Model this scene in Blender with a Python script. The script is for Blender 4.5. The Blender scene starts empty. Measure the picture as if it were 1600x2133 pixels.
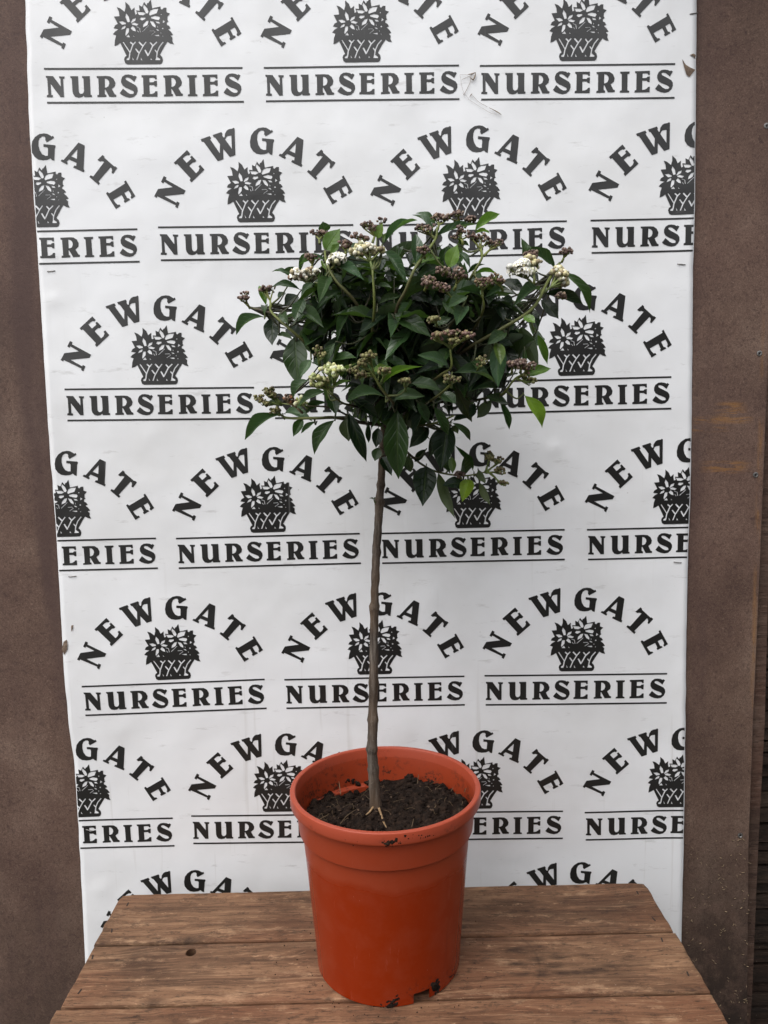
import bpy, math, random
from mathutils import Vector, Matrix, noise
from mathutils.geometry import delaunay_2d_cdt
random.seed(7)
R = math.radians
sc = bpy.context.scene
col = sc.collection

# ------------------------------------------------------------------ camera
ZS = 1.22227                                   # height of the survey origin above the ground
CAM = Vector((-0.02989, -1.33299, 0.06783 + ZS))
CR = Vector((0.99977382, -0.0081025, -0.01966378))
CU = Vector((0.02040916, 0.10546787, 0.99421325))
CF = Vector((0.00598172, 0.9943897, -0.10560938))
FPX = 1601.47
cd = bpy.data.cameras.new('camera'); cam = bpy.data.objects.new('camera', cd); col.objects.link(cam)
cd.sensor_fit = 'HORIZONTAL'; cd.sensor_width = 36.0; cd.lens = FPX / 1600 * 36.0
cd.clip_start = 0.02; cd.clip_end = 500
M = Matrix((CR, CU, -CF)).transposed().to_4x4(); M.translation = CAM
cam.matrix_world = M
sc.camera = cam

# ------------------------------------------------------------------ light: overcast sky + very soft sun
SUN_EL, SUN_AZ = R(60), R(222)                 # azimuth: behind the photographer, a little to the left
w = bpy.data.worlds.new('World'); sc.world = w; w.use_nodes = True
nt = w.node_tree; nt.nodes.clear()
sky = nt.nodes.new('ShaderNodeTexSky'); sky.sky_type = 'NISHITA'; sky.sun_disc = False
sky.sun_elevation = SUN_EL; sky.sun_rotation = SUN_AZ
sky.air_density = 1.0; sky.dust_density = 4.0; sky.ozone_density = 1.0
hs = nt.nodes.new('ShaderNodeHueSaturation'); hs.inputs['Saturation'].default_value = 0.22
bg = nt.nodes.new('ShaderNodeBackground'); bg.inputs['Strength'].default_value = 0.15
wo = nt.nodes.new('ShaderNodeOutputWorld')
nt.links.new(sky.outputs[0], hs.inputs['Color']); nt.links.new(hs.outputs[0], bg.inputs[0]); nt.links.new(bg.outputs[0], wo.inputs[0])
sl = bpy.data.lights.new('sun', 'SUN'); sl.energy = 0.9; sl.angle = R(110); sl.color = (1, 0.97, 0.93)
so = bpy.data.objects.new('sun', sl); col.objects.link(so)
sd = Vector((math.sin(SUN_AZ) * math.cos(SUN_EL), math.cos(SUN_AZ) * math.cos(SUN_EL), math.sin(SUN_EL)))
so.rotation_euler = (-sd).to_track_quat('-Z', 'Y').to_euler(); so.location = (0, -3, 5)
vs = sc.view_settings
vs.view_transform = 'Standard'; vs.look = 'None'; vs.exposure = 0.78; vs.gamma = 1.0; vs.use_curve_mapping = False

# ------------------------------------------------------------------ helpers
def ray(px, py): return CF + CR * ((px - 800) / FPX) - CU * ((py - 1066.5) / FPX)
def at_y(px, py, y):
    d = ray(px, py); return CAM + d * ((y - CAM.y) / d.y)
def at_z(px, py, z):
    d = ray(px, py); return CAM + d * ((z - CAM.z) / d.z)
def to_px(p):
    d = Vector(p) - CAM; z = d.dot(CF)
    return 800 + FPX * d.dot(CR) / z, 1066.5 - FPX * d.dot(CU) / z

def mesh(name, verts, faces, mat, parent=None, smooth=False):
    me = bpy.data.meshes.new(name); me.from_pydata([tuple(v) for v in verts], [], faces); me.update()
    if smooth:
        me.polygons.foreach_set('use_smooth', [True] * len(me.polygons))
    if mat: me.materials.append(mat)
    return link(name, me, parent)
def link(name, data, parent=None):
    o = bpy.data.objects.new(name, data); col.objects.link(o)
    if parent is not None:
        o.parent = parent; o.matrix_parent_inverse = inv_of(parent)
    return o
def inv_of(p):
    m = Matrix.Translation(p.location)
    return m.inverted()
def empty(name, loc):
    o = bpy.data.objects.new(name, None); o.location = loc; o.empty_display_size = 0.05; col.objects.link(o); return o
def tag(o, label, cat=None, group=None, kind=None):
    o['label'] = label
    if cat: o['category'] = cat
    if group: o['group'] = group
    if kind: o['kind'] = kind
    return o

class MB:
    def __init__(s): s.v = []; s.f = []; s.c = []
    def add(s, vs_, fs_, c=None):
        n = len(s.v); s.v += [Vector(v) for v in vs_]; s.f += [[i + n for i in f] for f in fs_]
        s.c += [c or (1, 1, 1)] * len(vs_)
    def build(s, name, mat, parent=None, smooth=True, color=False):
        o = mesh(name, s.v, s.f, mat, parent, smooth)
        if color:
            a = o.data.color_attributes.new('tint', 'FLOAT_COLOR', 'POINT')
            a.data.foreach_set('color', [x for c in s.c for x in (*c, 1.0)])
        return o

def catmull(pts, n=5):
    P = [Vector(p) for p in pts]
    if len(P) < 3: return [P[0].lerp(P[-1], i / n) for i in range(n + 1)]
    Q = [P[0] * 2 - P[1]] + P + [P[-1] * 2 - P[-2]]; out = []
    for i in range(1, len(Q) - 2):
        a, b, c, d = Q[i - 1:i + 3]
        for k in range(n):
            t = k / n
            out.append(0.5 * ((2 * b) + (c - a) * t + (2 * a - 5 * b + 4 * c - d) * t * t + (3 * b - a - 3 * c + d) * t ** 3))
    out.append(P[-1]); return out
def tube(pts, radii, seg=8, jitter=0.0):
    n = len(pts); V = []; F = []
    if not hasattr(radii, '__len__'): radii = [radii] * n
    if len(radii) != n:
        m = len(radii) - 1
        rr = []
        for i in range(n):
            t = i / (n - 1) * m; k = min(int(t), m - 1); rr.append(radii[k] + (radii[k + 1] - radii[k]) * (t - k))
        radii = rr
    T0 = None; U = None
    for i in range(n):
        T = (pts[min(i + 1, n - 1)] - pts[max(i - 1, 0)])
        T = T.normalized() if T.length > 1e-9 else Vector((0, 0, 1))
        if U is None:
            U = T.orthogonal().normalized()
        else:
            U = (U - T * U.dot(T)); U = U.normalized() if U.length > 1e-6 else T.orthogonal().normalized()
        W = T.cross(U)
        for k in range(seg):
            a = 2 * math.pi * k / seg; r = radii[i] * (1 + (random.uniform(-jitter, jitter) if jitter else 0))
            V.append(pts[i] + (U * math.cos(a) + W * math.sin(a)) * r)
    for i in range(n - 1):
        for k in range(seg):
            F.append([i * seg + k, i * seg + (k + 1) % seg, (i + 1) * seg + (k + 1) % seg, (i + 1) * seg + k])
    F.append(list(range(seg))[::-1]); F.append([(n - 1) * seg + k for k in range(seg)])
    return V, F
def box(c, s, rot=None):
    V = [Vector((x * s[0] / 2, y * s[1] / 2, z * s[2] / 2)) for x in (-1, 1) for y in (-1, 1) for z in (-1, 1)]
    if rot: V = [rot @ v for v in V]
    V = [v + Vector(c) for v in V]
    return V, [[0, 1, 3, 2], [4, 6, 7, 5], [0, 4, 5, 1], [2, 3, 7, 6], [0, 2, 6, 4], [1, 5, 7, 3]]

# node shorthand
class Mat:
    def __init__(s, name):
        s.m = bpy.data.materials.new(name); s.m.use_nodes = True; s.t = s.m.node_tree
        s.b = s.t.nodes['Principled BSDF']; s._tc = None
    def n(s, typ, **kw):
        nd = s.t.nodes.new('ShaderNode' + typ)
        for k, v in kw.items():
            k2 = k.replace('_', ' ')
            if k.startswith('p_'): setattr(nd, k[2:], v)
            else:
                key = int(k[1:]) if k[0] == 'i' and k[1:].isdigit() else next((x.name for x in nd.inputs if x.name.lower() == k2.lower()), k2)
                s.set(nd.inputs[key], v)
        return nd
    def set(s, sock, v):
        if isinstance(v, bpy.types.NodeSocket): s.t.links.new(v, sock)
        elif isinstance(v, bpy.types.Node): s.t.links.new(v.outputs[0], sock)
        else:
            if sock.type == 'RGBA' and len(v) == 3: v = (*v, 1)
            sock.default_value = v
    def tc(s, which='Object'):
        if s._tc is None: s._tc = s.t.nodes.new('ShaderNodeTexCoord')
        return s._tc.outputs[which]
    def pos(s): return s.n('NewGeometry').outputs['Position']
    def map(s, vec, scale=(1, 1, 1), loc=(0, 0, 0), rot=(0, 0, 0)):
        return s.n('Mapping', vector=vec, scale=scale, location=loc, rotation=rot).outputs[0]
    def noise(s, vec, scale=5, detail=4, rough=.55, dist=0.0):
        return s.n('TexNoise', vector=vec, scale=scale, detail=detail, roughness=rough, distortion=dist).outputs[0]
    def voro(s, vec, scale=5, feat='F1', rnd=1.0):
        return s.n('TexVoronoi', p_feature=feat, vector=vec, scale=scale, randomness=rnd).outputs[0]
    def ramp(s, fac, stops, interp='LINEAR'):
        nd = s.n('ValToRGB', fac=fac); cr = nd.color_ramp; cr.interpolation = interp
        while len(cr.elements) < len(stops): cr.elements.new(0.5)
        for e, (p, c) in zip(cr.elements, stops):
            e.position = p; e.color = (c, c, c, 1) if not hasattr(c, '__len__') else (*c, 1)
        return nd.outputs[0]
    def mix(s, fac, a, b, blend='MIX'):
        nd = s.t.nodes.new('ShaderNodeMix'); nd.data_type = 'RGBA'; nd.blend_type = blend
        s.set(nd.inputs[0], fac); s.set(nd.inputs[6], a); s.set(nd.inputs[7], b)
        return nd.outputs[2]
    def math(s, op, a, b=0.0, c=None):
        nd = s.n('Math', p_operation=op); s.set(nd.inputs[0], a); s.set(nd.inputs[1], b)
        if c is not None: s.set(nd.inputs[2], c)
        return nd.outputs[0]
    def sep(s, vec): return s.n('SeparateXYZ', vector=vec).outputs
    def bump(s, h, strength=.3, dist=.001, normal=None):
        nd = s.n('Bump', height=h, strength=strength, distance=dist)
        if normal is not None: s.set(nd.inputs['Normal'], normal)
        return nd.outputs[0]
    def out(s, color=None, rough=None, normal=None, **kw):
        if color is not None: s.set(s.b.inputs['Base Color'], color)
        if rough is not None: s.set(s.b.inputs['Roughness'], rough)
        if normal is not None: s.set(s.b.inputs['Normal'], normal)
        for k, v in kw.items(): s.set(s.b.inputs[k.replace('_', ' ')], v)
        return s.m

def near(m, vec, pts, r0, r1):
    """1 close to any of the points, 0 beyond r1 (knots, stains)"""
    acc = None
    for p in pts:
        d = m.n('VectorMath', p_operation='DISTANCE'); m.set(d.inputs[0], vec); d.inputs[1].default_value = p
        k = m.n('MapRange', value=d.outputs['Value'], from_min=r0, from_max=r1, to_min=1.0, to_max=0.0).outputs[0]
        acc = k if acc is None else m.math('MAXIMUM', acc, k)
    return acc

# ------------------------------------------------------------------ materials
def mat_banner(print_=False):
    m = Mat('banner print' if print_ else 'banner vinyl'); P = m.pos()
    big = m.noise(P, 5, 3, .5); fine = m.noise(P, 70, 4, .6)
    bumpn = m.bump(m.noise(P, 9, 2, .4), .5, .010)
    dent = m.ramp(m.voro(P, 16), [(0, 1), (.10, .2), (.2, 0)])
    bumpn = m.bump(dent, .10, .0012, bumpn)
    bumpn = m.bump(fine, .05, .0004, bumpn)
    scr = m.noise(m.map(P, (90, 90, 1.3)), 1, 3, .6)
    scr = m.ramp(scr, [(.70, 0), (.74, 1)])
    if print_:
        c = m.mix(m.math('MULTIPLY', scr, .35), (0.013, 0.0125, 0.012), (0.20, 0.20, 0.20))
        wear = m.ramp(m.noise(P, 45, 5, .7), [(.68, 0), (.75, 1)])
        c = m.mix(m.math('MULTIPLY', wear, .25), c, (0.35, 0.35, 0.34))
        return m.out(c, .34, bumpn, Specular_IOR_Level=.54)
    dirt = m.ramp(m.noise(P, 3.3, 5, .65), [(.45, 0), (.78, 1)])
    c = m.mix(m.math('MULTIPLY', dirt, .55), (0.74, 0.75, 0.765), (0.57, 0.565, 0.55))
    spk = m.ramp(m.voro(P, 42), [(.0, 1), (.035, .6), (.06, 0)])
    spm = m.ramp(m.noise(P, 6, 2, .5), [(.54, 0), (.62, 1)])
    c = m.mix(m.math('MULTIPLY', m.math('MULTIPLY', spk, spm), .6), c, (0.30, 0.28, 0.25))
    scuff = m.ramp(m.noise(m.map(P, (14, 14, 60), rot=(0, .3, 0)), 1, 5, .7), [(.60, 0), (.70, 1)])
    c = m.mix(m.math('MULTIPLY', scuff, .42), c, (0.40, 0.39, 0.38))
    drip = m.ramp(m.noise(m.map(P, (60, 60, 2.2)), 1, 4, .6), [(.62, 0), (.75, 1)])
    low = m.n('MapRange', value=m.sep(P)[2], from_min=1.3, from_max=.5, to_min=.08, to_max=.5).outputs[0]
    c = m.mix(m.math('MULTIPLY', drip, low), c, (0.45, 0.43, 0.40))
    return m.out(c, m.ramp(big, [(.3, .32), (.7, .45)]), bumpn, Specular_IOR_Level=.54)

def mat_board():
    m = Mat('brown fibreboard'); P = m.pos()
    f1 = m.noise(P, 260, 6, .75, 1.5); f2 = m.noise(P, 60, 5, .7, 2.0); b = m.noise(P, 6.5, 5, .62); b2 = m.noise(P, 2.3, 3, .5)
    c = m.ramp(b, [(.28, (0.060, 0.034, 0.026)), (.5, (0.122, 0.076, 0.056)), (.72, (0.190, 0.130, 0.098))])
    c = m.mix(m.ramp(b2, [(.4, 0), (.65, .45)]), c, (0.135, 0.075, 0.060))
    c = m.mix(m.ramp(f1, [(.35, .75), (.5, 0)]), c, (0.040, 0.022, 0.017))
    c = m.mix(m.ramp(f1, [(.56, 0), (.75, .8)]), c, (0.27, 0.19, 0.14))
    f3 = m.noise(P, 130, 5, .8, 3.0)
    c = m.mix(m.ramp(f3, [(.36, .7), (.48, 0)]), c, (0.050, 0.028, 0.021))
    c = m.mix(m.ramp(f3, [(.56, 0), (.68, .6)]), c, (0.22, 0.155, 0.115))
    c = m.mix(m.ramp(f2, [(.32, .6), (.46, 0)]), c, (0.045, 0.025, 0.022))
    streak = m.ramp(m.noise(m.map(P, (9, 9, 1.1)), 1, 4, .6), [(.50, 0), (.68, .75)])
    c = m.mix(streak, c, (0.062, 0.036, 0.032))
    # rusty rubbed marks beside the right edge of the banner
    x, y, z = m.sep(P)
    def band(sock, lo, hi, soft):
        a = m.n('MapRange', value=sock, from_min=lo - soft, from_max=lo + soft).outputs[0]
        bb = m.n('MapRange', value=sock, from_min=hi - soft, from_max=hi + soft, to_min=1.0, to_max=0.0).outputs[0]
        return m.math('MULTIPLY', a, bb)
    rn = m.ramp(m.noise(m.map(P, (18, 18, 130)), 1, 5, .7), [(.44, 0), (.56, 1)])
    marks = None
    for (x0, x1, y0, y1) in ((1446, 1560, 868, 880), (1500, 1545, 838, 866), (1470, 1556, 962, 984), (1440, 1520, 892, 897)):
        a = at_y(x0, y0, .004); d = at_y(x1, y1, .004)
        k = m.math('MULTIPLY', band(x, a.x, d.x, .012), band(z, d.z, a.z, .003))
        marks = k if marks is None else m.math('MAXIMUM', marks, k)
    marks = m.math('MULTIPLY', marks, rn)
    ex = at_y(1592, 1000, .004).x
    edge = m.math('MULTIPLY', band(x, ex - .012, ex - .006, .003), m.ramp(m.noise(m.map(P, (60, 60, 11)), 1, 5, .7), [(.46, 0), (.60, 1)]))
    edge = m.math('MULTIPLY', edge, band(z, .78, 1.40, .12))
    c = m.mix(m.math('MULTIPLY', m.math('MAXIMUM', marks, edge), .5), c, (0.27, 0.125, 0.030))
    # splashed dirt near the ground
    lowz = m.n('MapRange', value=z, from_min=.62, from_max=.2, to_min=0.0, to_max=1.0).outputs[0]
    lowz = m.math('MULTIPLY', lowz, m.n('MapRange', value=x, from_min=.45, from_max=.56, to_min=.45, to_max=1.0).outputs[0])
    c = m.mix(m.math('MULTIPLY', lowz, m.ramp(m.noise(P, 22, 5, .7), [(.30, .2), (.55, 1)])), c, (0.026, 0.017, 0.013))
    n = m.bump(f1, .5, .0012); n = m.bump(f2, .25, .002, n)
    return m.out(c, .72, n, Specular_IOR_Level=.3)

def mat_wood(name, hue, dark=1.0, seedpos=(0, 0, 0), knots=None, stains=False):
    m = Mat(name); P = m.pos()
    oi = m.n('ObjectInfo'); rnd = oi.outputs['Random']
    off = m.n('CombineXYZ', x=m.math('MULTIPLY', rnd, 7.0), y=m.math('MULTIPLY', rnd, 3.0), z=rnd).outputs[0]
    Q = m.n('VectorMath', p_operation='ADD'); m.set(Q.inputs[0], P); m.set(Q.inputs[1], off); Q = Q.outputs[0]
    warp = m.noise(m.map(Q, (3, 14, 14)), 1, 3, .5)
    Qw = m.n('VectorMath', p_operation='ADD'); m.set(Qw.inputs[0], Q); m.set(Qw.inputs[1], m.n('CombineXYZ', y=m.math('MULTIPLY', warp, .05)).outputs[0]); Qw = Qw.outputs[0]
    if knots:
        k0 = near(m, m.map(P, (.55, 1, 1)), [(p[0] * .55, p[1], p[2]) for p in knots], .0, .026)
        push = m.n('CombineXYZ', y=m.math('MULTIPLY', m.math('POWER', k0, 2.0), .012)).outputs[0]
        q2 = m.n('VectorMath', p_operation='ADD'); m.set(q2.inputs[0], Qw); m.set(q2.inputs[1], push); Qw = q2.outputs[0]
    grain = m.noise(m.map(Qw, (2.2, 75, 75)), 1, 6, .65)
    fib = m.noise(m.map(Qw, (22, 420, 420)), 1, 4, .7)
    mid = m.noise(m.map(Qw, (6, 190, 190)), 1, 5, .7)
    blot = m.noise(m.map(Q, (4, 9, 9)), 1, 5, .62)
    rub = m.noise(m.map(Q, (10, 26, 26)), 1, 6, .75)
    h = [tuple(x * dark for x in c) for c in hue]
    c = m.ramp(grain, [(.30, h[0]), (.46, h[1]), (.62, h[2]), (.78, h[3])])
    c = m.mix(m.ramp(blot, [(.38, .9), (.58, 0)]), c, h[0])
    red = m.noise(m.map(Q, (2.5, 6, 6), loc=(3, 1, 0)), 1, 3, .5)
    c = m.mix(m.ramp(red, [(.42, 0), (.62, .55)]), c, (h[1][0] * 1.05, h[1][1] * .80, h[1][2] * .72))
    gou = m.noise(m.map(Q, (34, 105, 105), rot=(0, 0, .08)), 1, 6, .85)
    c = m.mix(m.ramp(gou, [(.34, .95), (.43, 0)]), c, tuple(x * .35 for x in h[0]))
    c = m.mix(m.ramp(gou, [(.60, 0), (.68, .7)]), c, tuple(min(1, x * 1.2) for x in h[3]))
    c = m.mix(m.ramp(rub, [(.56, 0), (.72, .75)]), c, h[3])
    c = m.mix(m.ramp(m.noise(m.map(Q, (30, 70, 70)), 1, 6, .8), [(.36, .75), (.47, 0)]), c, tuple(x * .7 for x in h[0]))
    c = m.mix(m.ramp(rub, [(.22, .9), (.40, 0)]), c, tuple(x * .5 for x in h[0]))
    c = m.mix(m.ramp(fib, [(.30, .8), (.44, 0)]), c, tuple(x * .45 for x in h[0]))
    c = m.mix(m.ramp(fib, [(.60, 0), (.74, .45)]), c, tuple(min(1, x * 1.5) for x in h[3]))
    c = m.mix(m.ramp(mid, [(.28, .6), (.45, 0)]), c, tuple(x * .5 for x in h[0]))
    c = m.mix(m.ramp(mid, [(.56, 0), (.72, .35)]), c, tuple(min(1, x * 1.15) for x in h[3]))
    spk = m.ramp(m.voro(P, 75), [(0, 1), (.05, .4), (.09, 0)])
    spm = m.ramp(m.noise(P, 9, 2), [(.52, 0), (.62, 1)])
    c = m.mix(m.math('MULTIPLY', m.math('MULTIPLY', spk, spm), .6), c, (0.42, 0.36, 0.29))
    ht = m.math('ADD', m.math('ADD', grain, m.math('MULTIPLY', mid, .8)), m.math('MULTIPLY', fib, .6))
    if knots:
        kk = near(m, m.map(P, (.6, 1, 1)), [(p[0] * .6, p[1], p[2]) for p in knots], .002, .016)
        kk = m.math('MULTIPLY', kk, m.ramp(m.noise(P, 60, 4, .7), [(.25, .35), (.6, 1)]))
        c = m.mix(m.math('MULTIPLY', kk, .8), c, tuple(x * .3 for x in h[0]))
    if stains:
        # faint rings left by other pots and a row of dark dashes
        for (px, py, r, wd, k) in ((985, 2005, .098, .003, .3),):
            p0 = at_z(px, py, .5)
            d = m.n('VectorMath', p_operation='DISTANCE'); m.set(d.inputs[0], P); d.inputs[1].default_value = p0
            dd = m.math('ABSOLUTE', m.math('SUBTRACT', d.outputs['Value'], r))
            ringk = m.n('MapRange', value=dd, from_min=wd * .3, from_max=wd, to_min=k, to_max=0.0).outputs[0]
            c = m.mix(m.math('MULTIPLY', ringk, m.ramp(rub, [(.35, 0), (.55, 1)])), c, tuple(x * .35 for x in h[0]))
        pts = [at_z(px, py, .5) for px, py in ((1075, 1978), (1078, 2008), (1085, 2030), (1120, 2000), (1130, 2031), (1165, 1995), (1175, 2027), (1200, 2026), (1225, 2025), (1245, 2020), (1155, 2012), (1270, 2012))]
        V = m.map(P, (.35, 1, 1))
        dk = near(m, V, [(p.x * .35, p.y, p.z) for p in pts], .002, .0075)
        c = m.mix(m.math('MULTIPLY', dk, m.ramp(fib, [(.3, 0.1), (.5, .7)])), c, tuple(x * .3 for x in h[0]))
    n = m.bump(ht, .8, .0020); n = m.bump(gou, .6, .0025, n); n = m.bump(rub, .25, .002, n)
    return m.out(c, .70, n, Specular_IOR_Level=.3)

def mat_pot():
    m = Mat('terracotta plastic'); P = m.tc('Object')
    x, y, z = m.sep(P)
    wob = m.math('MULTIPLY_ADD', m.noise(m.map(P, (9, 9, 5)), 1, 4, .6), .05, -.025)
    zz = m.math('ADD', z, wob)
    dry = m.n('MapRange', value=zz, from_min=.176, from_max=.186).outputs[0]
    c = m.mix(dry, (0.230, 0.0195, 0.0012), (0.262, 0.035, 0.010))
    c = m.mix(m.ramp(m.noise(P, 30, 5, .6), [(.45, 0), (.75, .35)]), c, (0.26, 0.048, 0.023))
    rimk = m.n('MapRange', value=z, from_min=.2545, from_max=.2565).outputs[0]
    c = m.mix(rimk, c, (0.315, 0.052, 0.023))
    run = m.ramp(m.noise(m.map(P, (45, 45, 2)), 1, 3, .5), [(.63, 0), (.70, .4)])
    c = m.mix(m.math('MULTIPLY', run, m.n('MapRange', value=z, from_min=.19, from_max=.15).outputs[0]), c, (0.165, 0.018, 0.005))
    spl = m.ramp(m.noise(P, 95, 5, .75), [(.54, 0), (.60, 1)])
    lowm = m.n('MapRange', value=z, from_min=.045, from_max=.0, to_min=0.0, to_max=.9).outputs[0]
    him = m.n('MapRange', value=m.math('ABSOLUTE', m.math('SUBTRACT', z, .258)), from_min=.012, from_max=.0, to_min=0.0, to_max=.6).outputs[0]
    patch = m.ramp(m.noise(P, 13, 3, .6), [(.50, 0), (.60, 1)])
    msk = m.math('MULTIPLY', m.math('MULTIPLY', spl, m.math('MAXIMUM', lowm, him)), patch)
    drops = m.math('MULTIPLY', m.ramp(m.voro(P, 60), [(0, 1), (.045, .8), (.07, 0)]), m.ramp(m.noise(P, 8, 2), [(.54, 0), (.6, .8)]))
    c = m.mix(m.math('MAXIMUM', msk, drops), c, (0.016, 0.010, 0.007))
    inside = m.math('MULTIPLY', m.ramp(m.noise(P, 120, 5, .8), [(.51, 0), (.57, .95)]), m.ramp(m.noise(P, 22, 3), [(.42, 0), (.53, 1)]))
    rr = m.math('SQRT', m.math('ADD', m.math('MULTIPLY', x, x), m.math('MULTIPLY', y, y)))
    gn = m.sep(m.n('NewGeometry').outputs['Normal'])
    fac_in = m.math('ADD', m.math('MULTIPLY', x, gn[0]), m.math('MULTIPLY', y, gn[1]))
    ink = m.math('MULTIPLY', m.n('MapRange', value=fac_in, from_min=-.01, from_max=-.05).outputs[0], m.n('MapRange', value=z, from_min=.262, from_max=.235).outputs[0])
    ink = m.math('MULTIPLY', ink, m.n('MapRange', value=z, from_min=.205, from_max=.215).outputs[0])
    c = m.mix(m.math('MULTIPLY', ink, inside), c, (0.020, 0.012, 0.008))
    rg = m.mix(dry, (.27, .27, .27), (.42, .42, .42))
    scf = m.ramp(m.noise(m.map(P, (60, 60, 9)), 1, 5, .75), [(.62, 0), (.72, .30)])
    c = m.mix(scf, c, (0.40, 0.13, 0.085))
    pin = m.math('MULTIPLY', m.ramp(m.voro(P, 110), [(0, 1), (.03, .6), (.06, 0)]), m.ramp(m.noise(P, 12, 2), [(.50, 0), (.6, .6)]))
    c = m.mix(pin, c, (0.45, 0.30, 0.24))
    n = m.bump(m.noise(P, 14, 2), .15, .003); n = m.bump(m.noise(m.map(P, (90, 90, 9)), 1, 3), .06, .001, n); n = m.bump(m.noise(P, 300, 3), .05, .0004, n)
    return m.out(c, rg, n, Specular_IOR_Level=.38)

def mat_leaf(vertex=False):
    m = Mat('leaf foliage' if vertex else 'leaf')
    uv = m.tc('UV'); u, v, _ = m.sep(uv)
    if vertex: tint = m.n('Attribute', p_attribute_name='tint').outputs['Color']
    else: tint = m.n('ObjectInfo').outputs['Color']
    s = m.math('ABSOLUTE', m.math('MULTIPLY_ADD', u, 2.0, -1.0))
    rib = m.n('MapRange', value=s, from_min=.03, from_max=.10, to_min=1.0, to_max=0.0).outputs[0]
    vein = m.math('FRACT', m.math('ADD', m.math('MULTIPLY', v, 6.0), m.math('MULTIPLY', s, -1.6)))
    vein = m.math('ABSOLUTE', m.math('SUBTRACT', vein, .5))
    veink = m.n('MapRange', value=vein, from_min=.0, from_max=.10, to_min=1.0, to_max=0.0).outputs[0]
    marg = m.n('MapRange', value=s, from_min=.90, from_max=1.0).outputs[0]
    light = m.mix(1.0, tint, (1.0, 1.0, .75), 'MULTIPLY')
    lite = m.mix(.5, m.mix(1.0, light, (2.2, 2.2, 2.2), 'MULTIPLY'), (.07, .09, .035))
    c = m.mix(m.math('MULTIPLY', rib, .65), tint, lite)
    c = m.mix(m.math('MULTIPLY', veink, .16), c, lite)
    c = m.mix(m.math('MULTIPLY', marg, .45), c, lite)
    blot = m.noise(m.tc('Object'), 3, 3)
    c = m.mix(m.ramp(blot, [(.35, .35), (.6, 0)]), c, m.mix(1.0, tint, (.55, .6, .6), 'MULTIPLY'))
    bf = m.n('NewGeometry').outputs['Backfacing']
    under = m.mix(.45, m.mix(1.0, tint, (1.7, 1.7, 1.5), 'MULTIPLY'), (.055, .075, .04))
    c = m.mix(bf, c, under)
    n = m.bump(m.math('ADD', m.math('MULTIPLY', rib, -.8), m.math('MULTIPLY', veink, -.35)), .35, .02)
    rg = m.mix(bf, (.33, .33, .33), (.60, .60, .60))
    m.out(c, rg, n, Specular_IOR_Level=.46)
    tr = m.n('BsdfTranslucent', color=m.mix(1.0, c, (1.7, 2.1, .7), 'MULTIPLY'))
    mx = m.n('MixShader', fac=.20); m.t.links.new(m.b.outputs[0], mx.inputs[1]); m.t.links.new(tr.outputs[0], mx.inputs[2])
    m.t.links.new(mx.outputs[0], m.t.nodes['Material Output'].inputs[0])
    return m.m

def mat_bark():
    m = Mat('grey brown bark'); P = m.pos()
    f = m.noise(m.map(P, (190, 190, 16)), 1, 5, .7); g = m.noise(P, 320, 4, .7); b = m.noise(m.map(P, (20, 20, 9)), 1, 4, .6)
    c = m.ramp(f, [(.3, (0.016, 0.012, 0.009)), (.48, (0.064, 0.051, 0.041)), (.7, (0.170, 0.145, 0.121))])
    c = m.mix(m.ramp(b, [(.4, 0), (.65, .55)]), c, (0.115, 0.070, 0.040))
    c = m.mix(m.ramp(g, [(.6, 0), (.72, .5)]), c, (0.26, 0.22, 0.18))
    n = m.bump(f, .7, .0018); n = m.bump(g, .3, .0008, n)
    return m.out(c, .82, n, Specular_IOR_Level=.25)

def mat_stem():
    m = Mat('green stem'); P = m.pos()
    t = m.n('Attribute', p_attribute_name='tint').outputs['Color']
    c = m.mix(m.ramp(m.noise(P, 140, 3), [(.4, 0), (.7, .5)]), t, m.mix(1.0, t, (.6, .55, .5), 'MULTIPLY'))
    return m.out(c, .55, m.bump(m.noise(P, 400, 3), .2, .0005), Specular_IOR_Level=.35)

def mat_bud():
    m = Mat('flower bud'); P = m.pos()
    t = m.n('Attribute', p_attribute_name='tint').outputs['Color']
    c = m.mix(m.ramp(m.noise(P, 350, 3), [(.4, 0), (.65, .35)]), t, m.mix(1.0, t, (.6, .55, .55), 'MULTIPLY'))
    return m.out(c, .6, None, Specular_IOR_Level=.3, Subsurface_Weight=.0)

def mat_soil():
    m = Mat('dark compost'); P = m.pos()
    a = m.noise(P, 90, 6, .75); b = m.noise(P, 300, 4, .7)
    c = m.ramp(a, [(.3, (0.004, 0.0025, 0.002)), (.5, (0.014, 0.0085, 0.006)), (.72, (0.040, 0.024, 0.016))])
    c = m.mix(m.ramp(b, [(.62, 0), (.74, .55)]), c, (0.075, 0.045, 0.028))
    return m.out(c, .95, m.bump(a, .8, .004, m.bump(b, .6, .0015)), Specular_IOR_Level=.15)

def mat_plain(name, c, rough=.6, var=.4, scale=80, metal=0.0, spec=.4):
    m = Mat(name); P = m.pos()
    col_ = m.mix(m.ramp(m.noise(P, scale, 4, .65), [(.35, var), (.65, 0)]), c, tuple(x * .4 for x in c))
    return m.out(col_, rough, m.bump(m.noise(P, scale * 2, 3), .2, .0008), Metallic=metal, Specular_IOR_Level=spec)

def mat_ground():
    m = Mat('concrete yard'); P = m.pos()
    a = m.noise(P, 1.6, 5, .6); b = m.noise(P, 40, 5, .7)
    c = m.ramp(a, [(.3, (0.070, 0.063, 0.055)), (.7, (0.13, 0.120, 0.106))])
    c = m.mix(m.ramp(b, [(.4, .5), (.6, 0)]), c, (0.06, 0.055, 0.048))
    return m.out(c, .9, m.bump(b, .4, .004))

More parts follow.
